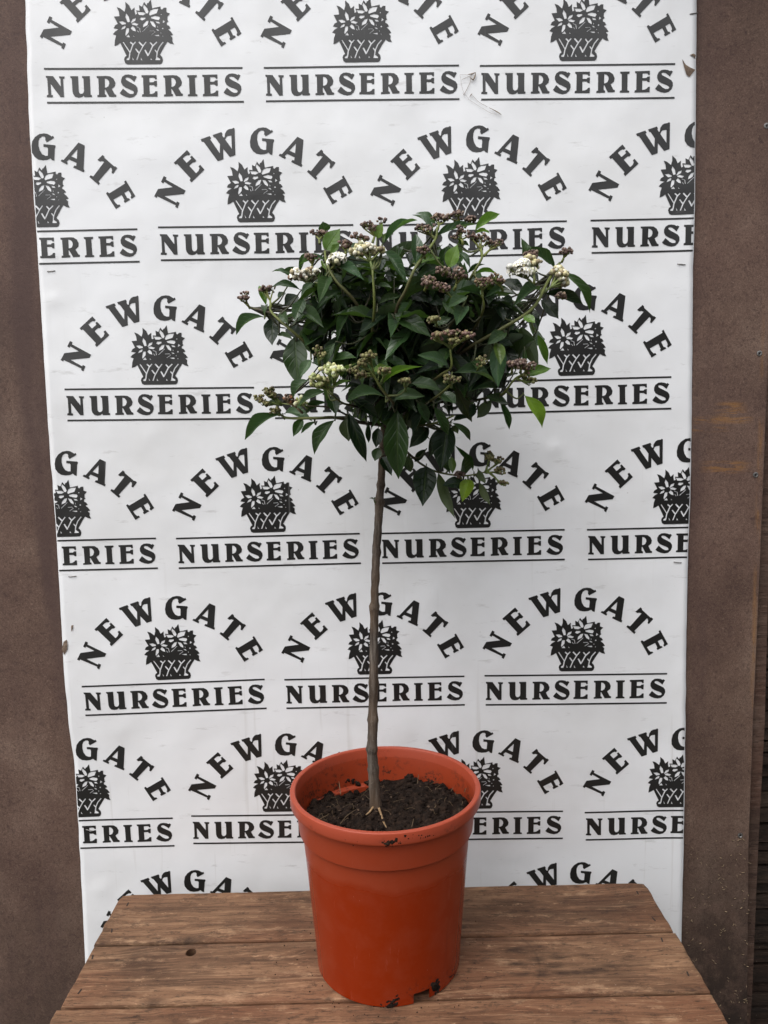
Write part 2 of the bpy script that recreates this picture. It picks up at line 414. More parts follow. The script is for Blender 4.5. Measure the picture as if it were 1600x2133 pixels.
# ------------------------------------------------------------------ ground
GROUND = mat_ground()
g = mesh('ground', [(-40, -60, 0), (40, -60, 0), (40, 20, 0), (-40, 20, 0)], [[0, 1, 2, 3]], GROUND)
tag(g, 'grey concrete yard under the wooden bench', kind='structure')

# ------------------------------------------------------------------ unseen shed-shaped blocker, added behind the camera to cut off the low sky
def far_shed():
    m = mat_plain('creosoted boards', (0.045, 0.036, 0.030), .8, .5, 12)
    sh_ = empty('yard_shed', (2.4, -4.15, 0)); tag(sh_, 'dark timber shed across the yard, behind the photographer', 'shed')
    x = -1.5
    while x < 7.5:
        V, F = box((x + .095, -4.0, 1.3), (.185, .03, 2.6)); mesh('wall_board', V, F, m, sh_); x += .19
    V, F = box((3.0, -4.3, 2.63), (9.4, .9, .05)); mesh('roof', V, F, m, sh_)
    for xx in (-1.45, 7.45):
        V, F = box((xx, -4.35, 1.3), (.05, .66, 2.6)); mesh('end_wall', V, F, m, sh_)
far_shed()

# ------------------------------------------------------------------ backing board
YB = 0.004                                     # front face of the board; the banner hangs just in front
BOARD = mat_board()
edge_px = [(1603, 700), (1597, 850), (1585, 1160), (1570, 1500), (1560, 1770), (1557, 2130)]
epts = [at_y(px, py, YB) for px, py in edge_px]
outline = [(-1.35, 0.0)] + [(epts[-1].x - .002, 0.0)] + [(p.x, p.z) for p in reversed(epts)] + [(epts[0].x + .004, 2.35), (-1.35, 2.35)]
def slab(name, pts, y0, y1, mat, parent=None, bev=.0015):
    n = len(pts); cx = sum(p[0] for p in pts) / n; cz = sum(p[1] for p in pts) / n
    V = []
    for (y, k) in ((y0, bev), (y0 + bev, 0), (y1 - bev, 0), (y1, bev)):
        for (x, z) in pts:
            dx, dz = x - cx, z - cz; L = math.hypot(dx, dz)
            V.append((x - dx / L * k, y, z - dz / L * k))
    F = [list(range(n)), list(range(3 * n, 4 * n))[::-1]]
    for r in range(3):
        for i in range(n):
            j = (i + 1) % n; F.append([r * n + i, (r + 1) * n + i, (r + 1) * n + j, r * n + j])
    return mesh(name, V, F, mat, parent)
board = empty('backing_board', (-.35, YB + .009, 0))
tag(board, 'tall brown fibreboard sheet behind the printed banner, rust marks on its right side', 'board')
slab('sheet', outline, YB, YB + .018, BOARD, board)
bx = [at_y(1600, 980, YB + .03), at_y(1587, 1500, YB + .03), at_y(1573, 1770, YB + .03), at_y(1561, 2060, YB + .03)]
batt = [(epts[-1].x - .10, 0), (bx[-1].x - .006, 0)] + [(p.x, p.z) for p in reversed(bx)] + [(bx[0].x + .02, 2.35), (epts[0].x - .10, 2.35)]
slab('batten', batt, YB + .0185, YB + .05, mat_wood('batten wood', [(0.045, 0.025, 0.018), (0.09, 0.055, 0.04), (0.12, 0.078, 0.058), (0.16, 0.11, 0.085)]), board)
STEEL = mat_plain('dull steel', (0.30, 0.29, 0.28), .45, .6, 300, .9)
DARKM = mat_plain('dark recess', (0.012, 0.011, 0.010), .8, .2)
for (px, py) in ((1582, 736), (1574, 989), (1542, 1740), (1597, 262)):
    p = at_y(px, py, YB); b = MB(); N = 14
    V = []; 
    for (r, y) in ((.0048, .0002), (.0046, -.0010), (.0030, -.0013), (.0022, -.0004)):
        for k in range(N): V.append((p.x + r * math.cos(2 * math.pi * k / N), YB + y, p.z + r * math.sin(2 * math.pi * k / N)))
    F = [[r * N + k, r * N + (k + 1) % N, (r + 1) * N + (k + 1) % N, (r + 1) * N + k] for r in range(3) for k in range(N)] + [[3 * N + k for k in range(N)]]
    s_ = mesh('screw', V, F, STEEL, board)
    q = MB()
    for a in (.4, .4 + math.pi / 2):
        q.add(*box((p.x, YB - .0006, p.z), (.0040, .0008, .0011), Matrix.Rotation(a, 3, 'Y')))
    q.build('cross_slot', DARKM, s_, False)

# dark shed interior glimpsed past the right edge of the board
SHED = mat_wood('shed timber', [(0.012, 0.008, 0.006), (0.035, 0.022, 0.016), (0.060, 0.040, 0.028), (0.095, 0.065, 0.045)])
shed = empty('timber_partition', (1.1, .15, 0))
tag(shed, 'dark slatted timber partition seen past the right edge of the brown board', 'partition')
z = .01; i = 0
while z < 1.35:
    h = random.uniform(.020, .042)
    V, F = box((1.15, .14 + random.uniform(-.010, .010), z + h / 2), (1.1, .022, h - random.uniform(.003, .007)), Matrix.Rotation(random.uniform(-.004, .004), 3, 'Y'))
    mesh('slat', V, F, SHED, shed); z += h
V, F = box((1.15, .20, 1.15), (1.6, .03, 2.3)); mesh('back_panel', V, F, SHED, shed)
V, F = box((1.15, .0, 2.33), (1.6, .50, .04)); mesh('roof_board', V, F, SHED, shed)  # unseen cover, added to keep the opening dark
V, F = box((1.72, -.02, 1.15), (.03, .40, 2.3)); mesh('side_panel', V, F, SHED, shed)  # unseen side, added to close the opening off from daylight

# ------------------------------------------------------------------ banner
left_px = [(45, -180), (53, 0), (57, 100), (62, 240), (75, 470), (86, 640), (97, 800), (106, 940), (117, 1090), (128, 1280), (135, 1400), (146, 1520), (156, 1590), (161, 1680), (166, 1760), (172, 1880), (177, 2000), (184, 2200)]
right_px = [(1451, -180), (1450, 0), (1449, 240), (1447, 420), (1443, 560), (1443, 760), (1441, 900), (1437, 1040), (1432, 1165), (1430, 1300), (1427, 1500), (1424, 1660), (1422, 1800), (1418, 1980), (1414, 2200)]
LE = sorted([(p.z, p.x) for p in (at_y(a, b, 0) for a, b in left_px)]); RE = sorted([(p.z, p.x) for p in (at_y(a, b, 0) for a, b in right_px)])
def interp(T, z):
    if z <= T[0][0]: return T[0][1]
    for (a, xa), (b, xb) in zip(T, T[1:]):
        if z <= b: return xa + (xb - xa) * (z - a) / (b - a)
    return T[-1][1]
DENTS = [(1155, 934, -.0022, .010), (1150, 900, .001, .03), (110, 625, -.0018, .010), (905, 1240, -.0012, .02), (300, 330, -.001, .03), (1340, 560, .0012, .04), (1390, 1000, -.0012, .03),
         (250, 1520, -.0015, .02), (330, 1880, .0016, .03), (640, 1330, .001, .03), (1330, 1650, .001, .04), (215, 1850, -.0018, .018), (1020, 300, .0012, .03), (700, 60, -.001, .05)]
DENTS = [(at_y(a, b, 0), h, s) for a, b, h, s in DENTS]
def wave(x, z):
    y = .0011 * math.sin(4.3 * z + 1.2 + 1.6 * x) + .0008 * math.sin(9.1 * x + 2.2 * z) + .0007 * noise.noise(Vector((x * 6, z * 6, 3.1))) + .0008 * math.sin(14 * z + 3 * x)
    e = min(abs(x - interp(LE, z)), abs(x - interp(RE, z)))
    y -= .0016 * math.exp(-(e / .02) ** 2) * (.5 + .5 * math.sin(11 * z + (2 if x > 0 else 0)))
    for p, h, s in DENTS:
        d2 = ((x - p.x) ** 2 + (z - p.z) ** 2) / (s * s)
        if d2 < 9: y += h * math.exp(-d2)
    return y - .0012
VIN = mat_banner(); INK = mat_banner(True)
zt, zb_ = 2.18, .16; NR, NC = 220, 130; V = []; F = []
for j in range(NR + 1):
    z = zb_ + (zt - zb_) * j / NR; a = interp(LE, z) + .0012 * noise.noise(Vector((0, z * 30, 0))); b = interp(RE, z) + .0008 * noise.noise(Vector((9, z * 30, 0)))
    for i in range(NC + 1):
        x = a + (b - a) * i / NC; V.append((x, wave(x, z), z))
for j in range(NR):
    for i in range(NC):
        k = j * (NC + 1) + i; F.append([k, k + 1, k + NC + 2, k + NC + 1])
banner = empty('printed_banner', (-.03, 0, zb_))
tag(banner, 'white vinyl banner printed with repeated black nursery logos, stapled to the brown board', 'banner')
sheet = mesh('vinyl_sheet', V, F, VIN, banner, True)
md = sheet.modifiers.new('thickness', 'SOLIDIFY'); md.thickness = .0005; md.offset = -1.0

# --- the logo, traced once as outlines (x right, y down, eight units to a photo pixel)
ARC = [
 [(190,777),(230,797),(217,828),(520,990),(490,1040),(182,1070),(365,1170),(378,1150),(417,1172),(380,1250),(345,1228),(352,1205),(75,1075),(62,1097),(25,1075),(90,968),(325,940),(190,860),(178,885),(143,862)],
 [(355,580),(380,608),(408,597),(605,808),(590,838),(615,868),(828,683),(765,610),(738,632),(752,660),(735,700),(695,735),(592,622),(650,575),(685,572),(708,548),(640,475),(613,495),(630,522),(555,582),(497,517),(540,480),(575,465),(595,472),(620,450),(570,393)],
 [(790,235),(935,187),(957,220),(938,235),(1080,440),(1088,305),(1020,210),(997,205),(980,172),(1120,128),(1135,155),(1128,178),(1150,208),(1165,205),(1175,150),(1205,105),(1240,85),(1290,78),(1310,65),(1328,75),(1322,467),(1235,495),(1135,375),(1133,527),(1042,557),(835,270),(803,268)],
 [(1925,125),(1912,93),(1892,105),(1875,95),(1825,65),(1770,58),(1700,70),(1630,115),(1580,180),(1558,270),(1562,350),(1600,410),(1650,445),(1720,457),(1790,450),(1840,428),(1862,455),(1897,465),(1920,290),(1938,255),(1932,235),(1750,218),(1748,258),(1805,265),(1815,285),(1805,390),(1765,392),(1720,370),(1685,310),(1672,240),(1678,175),(1700,128),(1740,103),(1775,105),(1790,125),(1785,160),(1805,190)],
 [(2303,197),(2395,243),(2347,595),(2360,612),(2345,640),(2187,568),(2205,540),(2235,545),(2245,500),(2130,447),(2090,480),(2110,497),(2093,525),(1997,473),(2017,447),(2047,455)],
 [(2665,385),(2690,408),(2690,428),(2830,555),(2852,557),(2878,580),(2805,665),(2782,650),(2792,612),(2790,585),(2772,570),(2563,778),(2585,803),(2560,830),(2428,710),(2450,685),(2490,703),(2682,488),(2645,475),(2610,482),(2578,458)],
 [(2995,765),(3125,1000),(3065,1040),(3047,1018),(3060,995),(3050,960),(3025,915),(2955,950),(2995,1030),(3022,1033),(3037,1052),(2952,1098),(2933,1075),(2947,1055),(2910,980),(2773,1050),(2805,1100),(2835,1128),(2862,1122),(2880,1143),(2800,1190),(2667,955),(2690,935),(2720,955),(2980,812),(2967,785)],
]
ARC_H = [[(1175,240),(1188,205),(1215,185),(1272,178),(1272,375)], [(2275,297),(2255,440),(2167,400)]]
gN = [(83,232),(195,232),(305,375),(305,262),(290,257),(285,230),(372,230),(365,260),(345,265),(347,525),(292,527),(150,340),(152,500),(178,505),(175,535),(82,535),(88,507),(108,500),(105,265),(88,262)]
gU = [(457,222),(577,218),(575,420),(580,450),(600,470),(625,468),(650,450),(658,420),(658,250),(640,240),(637,215),(757,212),(755,478),(775,483),(773,510),(660,515),(648,492),(620,515),(570,525),(520,515),(490,480),(480,440),(480,255),(460,245)]
gR = [(862,208),(1010,203),(1070,207),(1120,240),(1145,295),(1135,345),(1085,385),(1125,460),(1150,470),(1147,497),(1040,500),(985,397),(975,400),(975,465),(997,475),(997,502),(858,507),(860,480),(885,475),(888,240),(865,235)]
gRh = [(985,237),(1020,245),(1048,275),(1052,310),(1035,350),(1005,367),(980,370)]
gS = [(3045,180),(3035,192),(3000,175),(2950,167),(2900,172),(2855,200),(2832,245),(2832,290),(2855,330),(2900,358),(2970,385),(3010,405),(3020,430),(3000,445),(2960,445),(2920,425),(2885,395),(2855,370),(2800,437),(2835,465),(2890,488),(2950,498),(3010,487),(3055,450),(3078,400),(3075,355),(3050,320),(3000,292),(2940,262),(2905,240),(2900,218),(2925,208),(2960,215),(3000,243),(3030,270),(3075,200)]
gE = [(2485,180),(2718,178),(2718,232),(2698,240),(2685,218),(2660,213),(2605,215),(2603,280),(2665,280),(2680,262),(2718,258),(2715,340),(2685,337),(2668,318),(2600,318),(2598,450),(2640,445),(2675,428),(2688,408),(2718,407),(2715,485),(2478,485),(2482,455),(2505,450),(2510,213),(2488,208)]
gI = [(2255,183),(2403,182),(2400,210),(2370,220),(2368,450),(2397,460),(2395,483),(2248,483),(2250,458),(2278,450),(2280,218),(2257,208)]
sh = lambda g_, dx, dy: [(x + dx, y + dy) for x, y in g_]
WORD = [gN, gU, gR, sh(gS, -1597, 8), sh(gE, -935, 3), sh(gR, 1023, -22), gI, gE, gS]
WORD_H = [gRh, sh(gRh, 1023, -22)]
WORD = [[(x, y + 25 * (1 - ((x - 1600) / 1505) ** 2)) for x, y in g_] for g_ in WORD]
WORD_H = [[(x, y + 25 * (1 - ((x - 1600) / 1505) ** 2)) for x, y in g_] for g_ in WORD_H]
BASK = [(395,183),(480,260),(525,360),(597,300),(593,370),(610,455),(650,440),(628,362),(705,370),(693,250),(760,285),(805,180),(860,250),(875,205),(895,205),(950,125),(980,315),(1165,275),(1165,320),(1195,340),(1235,300),(1292,300),(1290,395),(1370,425),(1310,490),(1315,570),(1335,590),(1295,620),(1295,665),(1340,685),(1378,740),(1320,765),(1380,810),(1433,885),(1370,900),(1418,945),(1410,1010),(1447,1085),(1370,1070),(1305,1030),(1240,1130),(1140,1310),(1190,1365),(1205,1430),(1185,1490),(1150,1515),(430,1527),(380,1500),(355,1420),(370,1370),(410,1340),(275,1065),(220,1105),(150,1132),(160,1000),(190,905),(118,880),(165,820),(245,770),(135,750),(165,690),(225,655),(145,500),(265,490),(250,390),(205,295),(280,320),(375,395),(400,300)]
BH = [[(410,425),(470,500),(490,610),(440,620),(390,500)],[(625,520),(610,580),(520,640),(510,620),(545,550)],[(685,655),(640,690),(535,670),(530,645),(580,620)],[(500,745),(545,695),(600,745),(620,815),(560,800)],
 [(470,745),(465,830),(400,915),(385,880),(400,780),(420,740)],[(400,710),(380,750),(290,785),(320,725),(380,690)],[(245,605),(330,595),(400,630),(405,660),(320,675)],
 [(795,230),(870,310),(900,390),(880,430),(840,420),(780,290)],[(1118,320),(1080,420),(930,470),(905,440),(940,360),(1010,325)],[(945,500),(1040,475),(1130,490),(1150,525),(1120,570),(1040,555),(960,530)],[(920,580),(1000,600),(1050,680),(1050,730),(980,690)],
 [(905,575),(870,680),(770,730),(780,660),(840,590)],[(830,510),(830,545),(760,580),(705,555),(730,510)],[(650,390),(780,395),(845,430),(780,465),(690,460)],
 [(455,880),(490,940),(400,940)],[(560,900),(595,935),(565,935)],[(1120,880),(1130,915),(1080,912),(1000,890)],[(1215,560),(1260,600),(1205,635)],[(1050,590),(1120,600),(1150,640),(1080,635)],[(1085,680),(1105,720),(1090,735)],[(1050,760),(1100,765),(1130,800),(1090,795)],
 [(405,1410),(440,1380),(475,1380),(468,1435),(410,1435)],[(1060,1350),(1090,1365),(1145,1405),(1140,1430),(1035,1430)],[(530,1360),(570,1430),(545,1430)],[(720,1370),(755,1435),(720,1430)],[(940,1380),(970,1425),(930,1425)]]
def stroke(pts, wd):
    L = []; Rr = []
    for i, (x, y) in enumerate(pts):
        a = pts[max(i - 1, 0)]; b = pts[min(i + 1, len(pts) - 1)]; dx, dy = b[0] - a[0], b[1] - a[1]; l = math.hypot(dx, dy)
        L.append((x - dy / l * wd / 2, y + dx / l * wd / 2)); Rr.append((x + dy / l * wd / 2, y - dx / l * wd / 2))
    return L + Rr[::-1]
for pts, wd in [([(335,1040),(480,1260)],22),([(610,1035),(545,1110),(480,1280),(465,1400)],28),([(490,1040),(548,1090)],32),([(840,1035),(770,1130),(680,1290),(630,1430)],26),([(680,1035),(760,1120)],34),([(605,1180),(675,1270)],30),
  ([(1075,1035),(980,1130),(890,1310)],30),([(925,1045),(985,1115)],30),([(810,1205),(885,1340)],34),([(1215,1035),(1130,1140),(1080,1260),(1060,1400)],26),([(1030,1205),(1070,1260)],26),
  ([(760,820),(905,680),(912,780),(855,840)],16),([(912,800),(1010,795),(1040,825),(950,890)],14),([(630,715),(700,740),(715,830)],14),([(645,790),(680,835)],12)]:
    BH.append(stroke(pts, wd))
for (x, y, r) in ((1180,445,15),(1205,745,19),(1165,840,12),(1205,910,12)): BH.append([(x + r * math.cos(a * math.pi / 3), y + r * math.sin(a * math.pi / 3)) for a in range(6)])

def to_logo(px, py, A, B):
    """photo pixel -> logo units: u along the lower rule (0..1), v above it"""
    a, b, p = at_y(*A, 0), at_y(*B, 0), at_y(px, py, 0)
    e = Vector((b.x - a.x, b.z - a.z)); L = e.length; e /= L; nrm = Vector((-e.y, e.x)); d = Vector((p.x - a.x, p.z - a.z))
    return (d.dot(e) / L, d.dot(nrm) / L)
A5, B5 = (1011, 1467), (1388, 1462); A2, B2 = (336, 542), (738, 537)
big = lambda g_, oy: [to_logo(1000 + x / 8, oy + y / 8, A5, B5) for x, y in g_]
small = lambda g_: [to_logo(460 + x / 10.667, 320 + y / 10.667, A2, B2) for x, y in g_]
L_ARC = [big(g_, 1215) for g_ in ARC]; L_ARCH = [big(g_, 1215) for g_ in ARC_H]
L_WORD = [big(g_, 1390) for g_ in WORD]; L_WORDH = [big(g_, 1390) for g_ in WORD_H]
L_BASK = [small(BASK)]; L_BASKH = [small(g_) for g_ in BH]
def rule_poly(u0, u1, v0, v1, n=22): return [(u0 + (u1 - u0) * i / n, v0) for i in range(n + 1)] + [(u1 + (u0 - u1) * i / n, v1) for i in range(n + 1)]
vtop = to_logo(1200, 1404, A5, B5)[1]
RULES = [rule_poly(-.002, 1.0, -.0045, .0048), rule_poly(-.009, .998, vtop - .0045, vtop + .0045)]

PX, PR, PW = .358, .25839, .32002
def printed(polys, holes, o, e, L, name, parent, clip):
    nrm = Vector((-e.y, e.x)); vv = []; ff = []
    def addp(g_):
        g_ = [o + e * (u * L) + nrm * (v * L) for u, v in g_]
        if sum(a.x * b.y - b.x * a.y for a, b in zip(g_, g_[1:] + g_[:1])) < 0: g_ = g_[::-1]
        k = len(vv); vv.extend(g_); ff.append(list(range(k, k + len(g_))))
    for g_ in polys: addp(g_)
    nsol = len(ff)
    for g_ in holes: addp(g_)
    nh = len(ff)
    if clip:
        zs = [o.y + L * (-.1 + 1.0 * i / 14) for i in range(15)]
        ff.append(list(range(len(vv), len(vv) + 30)))
        vv.extend([Vector((interp(RE, z) - .0015, z)) for z in zs] + [Vector((interp(LE, z) + .0015, z)) for z in reversed(zs)])
    v2, e2, f2, _, _, of = delaunay_2d_cdt(vv, [], ff, 1, 1e-7)
    keep = []
    for f, orig in zip(f2, of):
        s = set(orig)
        if any(k < nsol for k in s) and not any(nsol <= k < nh for k in s) and (not clip or nh in s): keep.append(list(f))
    if not keep: return None
    used = sorted({i for f in keep for i in f}); mp = {i: k for k, i in enumerate(used)}
    V = [(v2[i].x, wave(v2[i].x, v2[i].y) - .0005, v2[i].y) for i in used]
    F = []
    for f in keep:
        a, b, c = [Vector(V[mp[i]]) for i in f]
        q = [mp[i] for i in f]; F.append(q if (b - a).cross(c - a).y < 0 else q[::-1])
    return mesh(name, V, F, INK, parent)
def logo(A=None, B=None, clip=False):
    if A and B: a, b = at_y(*A, 0), at_y(*B, 0); o = Vector((a.x, a.z)); e = Vector((b.x - a.x, b.z - a.z)); L = e.length; e /= L
    elif A: a = at_y(*A, 0); L = PW; e = Vector((1, .003)).normalized(); o = Vector((a.x, a.z))
    else: b = at_y(*B, 0); L = PW; e = Vector((1, .004)).normalized(); o = Vector((b.x, b.z)) - e * L
    core = printed(L_BASK, L_BASKH, o, e, L, 'logo_print', banner, clip)
    if core is None: return
    printed(L_ARC, L_ARCH, o, e, L, 'arched_lettering', core, clip)
    printed(L_WORD, L_WORDH, o, e, L, 'lettering', core, clip)
    for r_ in RULES: printed([r_], [], o, e, L, 'rule_line', core, clip)
for A, B, c in [((100,215),(508,212),0),((555,211),(957,207),0),((1003,208),(1405,204),0),
    (None,(291,545),1),((336,542),(738,537),0),((783,538),(1181,529),0),((1233,527),None,1),
    ((143,876),(532,872),0),((574,871),(962,864),0),((1005,861),(1399,851),0),
    (None,(330,1183),1),((374,1183),(752,1173),0),((797,1173),(1176,1165),0),((1225,1165),None,1),
    ((180,1489),(556,1474),0),((598,1474),(968,1467),0),((1012,1467),(1388,1463),0),
    (None,(364,1761),1),((404,1756),(767,1752),0),((810,1750),(1172,1745),0),((1220,1748),None,1),
    ((225,2037),(582,2025),0),((622,2024),(976,2018),0),((1017,2020),(1373,2009),0)]:
    logo(A, B, bool(c))
# the row above the frame only shows its rules' lower neighbours; staples hold the sheet
for (px, py, a) in ((107, 565, .06), (1419, 551, -.12), (152, 1200, .05), (1411, 1171, -.1), (187, 1729, -.25), (1444, 30, .1)):
    p = at_y(px, py, 0); y = wave(p.x, p.z) - .0010; hw = .0063
    d = Vector((math.cos(a), 0, math.sin(a)))
    pts = [p - d * hw + Vector((0, .003, 0)), p - d * hw, p - d * (hw * .5), p + d * (hw * .5), p + d * hw, p + d * hw + Vector((0, .003, 0))]
    pts = [Vector((q.x, q.y + y, q.z)) for q in pts]
    V, F = tube(pts, .0008, 6); mesh('staple', V, F, STEEL, banner, True)
# places where the vinyl has torn off and the board's fibres show
FIB = mat_plain('torn fibre', (0.20, 0.145, 0.105), .9, .9, 260)
for pts in ([(1419,124),(1428,136),(1436,142),(1446,147),(1440,154),(1436,161),(1430,158),(1425,143)], [(1436,116),(1443,113),(1447,116),(1446,124),(1442,119)], [(133,1336),(141,1331),(143,1342),(141,1352),(135,1363),(132,1352)], [(149,1302),(154,1301),(153,1310),(150,1315)]):
    P3 = [at_y(a + random.uniform(-1, 1), b, 0) for a, b in pts]; n = len(P3)
    P3 = [Vector((p.x, wave(p.x, p.z) - .0006 - random.uniform(0, .0012), p.z)) for p in P3]; c0 = sum(P3, Vector()) / n; c0.y -= .001
    mesh('torn_patch', [c0] + P3, [[0, 1 + i, 1 + (i + 1) % n] for i in range(n)], FIB, banner)
# a wisp of cobweb with dry scraps caught on the banner
web = MB()
def wp(a, b, dy=.002):
    p = at_y(a, b, 0); return Vector((p.x, wave(p.x, p.z) - dy, p.z))
for seq, rr in (([(957,157),(980,157)],.0003),([(962,167),(976,161),(985,156)],.0005),([(966,199),(974,184),(979,172),(980,165)],.0006),([(975,208),(1000,224),(1022,237),(1034,239)],.0003),([(982,198),(996,213),(1015,224)],.0004),([(958,158),(964,190),(976,207)],.00025)):
    web.add(*tube(catmull([wp(*s) for s in seq], 4), rr * .6, 5))
for seq, wd in (([(975,157),(983,156),(990,153)],.002),([(990,153),(989,160),(985,168),(979,163)],.0022),([(1018,226),(1030,232),(1040,238),(1044,241)],.0014),([(964,196),(967,201)],.001),([(978,203),(983,197)],.0016)):
    web.add(*tube(catmull([wp(*s, .003) for s in seq], 4), [wd * .2, wd * .6, wd * .25], 6))
tag(web.build('cobweb_scrap', mat_plain('dry scrap', (0.30, 0.24, 0.19), .9, .5, 200)), 'wisp of cobweb holding dry brown scraps, stuck to the banner near its top', 'cobweb')

# ------------------------------------------------------------------ bench
ZB = .5
WOODH = [(0.064, 0.031, 0.016), (0.172, 0.090, 0.048), (0.265, 0.147, 0.081), (0.43, 0.265, 0.155)]
knots = [at_z(a, b, ZB) for a, b in ((395, 1959), (318, 2092))]
WOOD = mat_wood('weathered bench wood', WOODH, 1.0, knots=[tuple(k) for k in knots], stains=True)
XL, XR, YR, PWD = -.4906, .4175, -.0751, .13153
bench = empty('wooden_bench', ((XL + XR) / 2, YR - 2 * PWD, 0))
tag(bench, 'weathered brown plank bench with a bolt hole, carrying the orange pot', 'bench')
NAILM = mat_plain('rusty nail', (0.045, 0.032, 0.026), .8, .6, 300, .3)
hole = at_z(398, 1984, ZB)
def plank(k, nails, dx0=0, dx1=0):
    y1 = YR - k * PWD - (.0028 if k else 0); y0 = YR - (k + 1) * PWD + .0028; x0, x1 = XL + dx0, XR + dx1; th = .028
    out = []; n = 46; r = .010 if k == 0 else .004
    def wob(x, s): return .0013 * noise.noise(Vector((x * 9, s, k))) + .0006 * noise.noise(Vector((x * 50, s, k)))
    for i in range(n + 1):
        x = x0 + (x1 - x0) * i / n; out.append((x, y0 + wob(x, 1)))
    for i in range(1, 8): out.append((x1 + .0025 * noise.noise(Vector((i * .7, 5, k))), y0 + (y1 - y0) * i / 8))
    for i in range(n + 1):
        x = x1 - (x1 - x0) * i / n; out.append((x, y1 + wob(x, 2)))
    for i in range(1, 8): out.append((x0 + .0025 * noise.noise(Vector((i * .7, 8, k))), y1 - (y1 - y0) * i / 8))
    cxm, cym = (x0 + x1) / 2, (y0 + y1) / 2
    def inset(p, d):
        fx = 1 - d / ((x1 - x0) / 2); fy = 1 - d / ((y1 - y0) / 2); return (cxm + (p[0] - cxm) * fx, cym + (p[1] - cym) * fy)
    if k == 0:                                 # the two far corners are worn round
        q = []
        for (x, y) in out:
            for cx_ in (x0 + r, x1 - r):
                cy_ = y1 - r
                if (x - cx_) * (1 if cx_ > 0 else -1) > 0 and y > cy_:
                    d = math.hypot(x - cx_, y - cy_)
                    if d > r: x, y = cx_ + (x - cx_) * r / d, cy_ + (y - cy_) * r / d
            q.append((x, y))
        out = q
    n = len(out); rings = [(.0032, 0), (.0010, -.0010), (0, -.0034), (0, -th)]
    V = []; F = []
    for d, dz in rings:
        V += [(*inset(p, d), ZB + dz) for p in out]
    for r_ in range(3):
        for i in range(n): F.append([r_ * n + i, (r_ + 1) * n + i, (r_ + 1) * n + (i + 1) % n, r_ * n + (i + 1) % n])
    F.append([3 * n + i for i in range(n)][::-1])
    poly = [Vector(v[:2]) for v in V[:n]]; faces = [list(range(n))]
    has = k == 1
    if has:
        hp = [Vector((hole.x + .0082 * math.cos(a * math.pi / 8) * (1 + .06 * math.sin(3 * a)), hole.y + .0088 * math.sin(a * math.pi / 8))) for a in range(16)]
        poly += hp; faces.append(list(range(n, n + 16)))
    v2, _, f2, ov, _, of = delaunay_2d_cdt(poly, [], faces, 1, 1e-7)
    base = len(V); V += [(v.x, v.y, ZB) for v in v2]
    mp = {}
    for i, o_ in enumerate(ov):
        if o_ and o_[0] < n: mp[base + i] = o_[0]
    for f, s in zip(f2, of):
        if has and 1 in s: continue
        F.append([mp.get(base + i, base + i) for i in f])
    if has:
        b = len(V); V += [(p.x, p.y, ZB) for p in hp] + [(p.x, p.y, ZB - th + .002) for p in hp] 
        for i in range(16): F.append([b + i, b + (i + 1) % 16, b + 16 + (i + 1) % 16, b + 16 + i])
        F.append([b + 16 + i for i in range(16)])
    o = mesh('plank', V, F, WOOD, bench)
    for (px, py) in nails:
        p = at_z(px, py, ZB); mb = MB()
        mb.add(*box((p.x, p.y, ZB - .0004), (.0022, .009, .002), Matrix.Rotation(random.uniform(-.3, .3), 3, 'Z')))
        mb.build('nail', NAILM, o, False)
plank(0, ((266, 1884), (233, 1939), (1328, 1860), (1362, 1915)), 0, .001)
plank(1, ((193, 1994), (166, 2066), (1379, 1958), (1433, 2029)), .002, .003)
plank(2, (), -.002, .002)
plank(3, (), .001, -.002)
for x in (XL + .06, XR - .06):
    V, F = box((x, YR - 2 * PWD, ZB - .028 - .034), (.045, 4 * PWD - .03, .066)); mesh('cross_rail', V, F, WOOD, bench)
    for y in (YR - .05, YR - 4 * PWD + .05):
        V, F = box((x, y, (ZB - .095) / 2), (.06, .06, ZB - .095)); mesh('leg', V, F, WOOD, bench)

# ------------------------------------------------------------------ pot
PC = Vector((-.0295, -.2471, ZB))
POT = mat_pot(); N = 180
prof = [(.1052, .0), (.1067, .0015), (.1069, .008), (.1076, .016), (.1100, .05), (.1132, .09), (.1165, .13), (.1202, .175), (.1228, .205), (.1236, .2112), (.1275, .2114), (.1281, .2122), (.1300, .230), (.1318, .2528), (.1390, .2530), (.1396, .2533), (.1399, .2541), (.1401, .2672), (.1396, .2692), (.1384, .2700), (.1335, .2700), (.1322, .2690), (.1312, .2660), (.1285, .2320), (.1268, .2150), (.1240, .2135), (.1210, .2110), (.1170, .165), (.1120, .11), (.1075, .05), (.1050, .018), (.1045, .008), (.1040, .0)]
notches = [(R(-90 + 19), R(-90 + 33)), (R(-90 + 139), R(-90 + 153)), (R(-90 + 259), R(-90 + 273))]
V = []; F = []; m_ = len(prof)
for (r, z) in prof:
    for k in range(N):
        a = 2 * math.pi * k / N - math.pi / 2; V.append((PC.x + r * math.cos(a), PC.y + r * math.sin(a), PC.z + z + .0004))
def cut(k, zlo, zhi):
    a = (2 * math.pi * (k + .5) / N - math.pi / 2)
    for lo, hi in notches:
        for s in (0, 2 * math.pi, -2 * math.pi):
            if lo <= a + s <= hi and zhi <= .0175 + 1e-6: return True
    return False
rimf = []; bodyf = []
for i in range(m_):
    j = (i + 1) % m_
    zl, zh = sorted((prof[i][1], prof[j][1]))
    for k in range(N):
        q = [i * N + k, i * N + (k + 1) % N, j * N + (k + 1) % N, j * N + k]
        if (i <= 3 or i >= 30) and cut(k, zl, min(zh, .0175)) and zh <= .018: continue
        (rimf if 13 <= i <= 22 else bodyf).append(q)
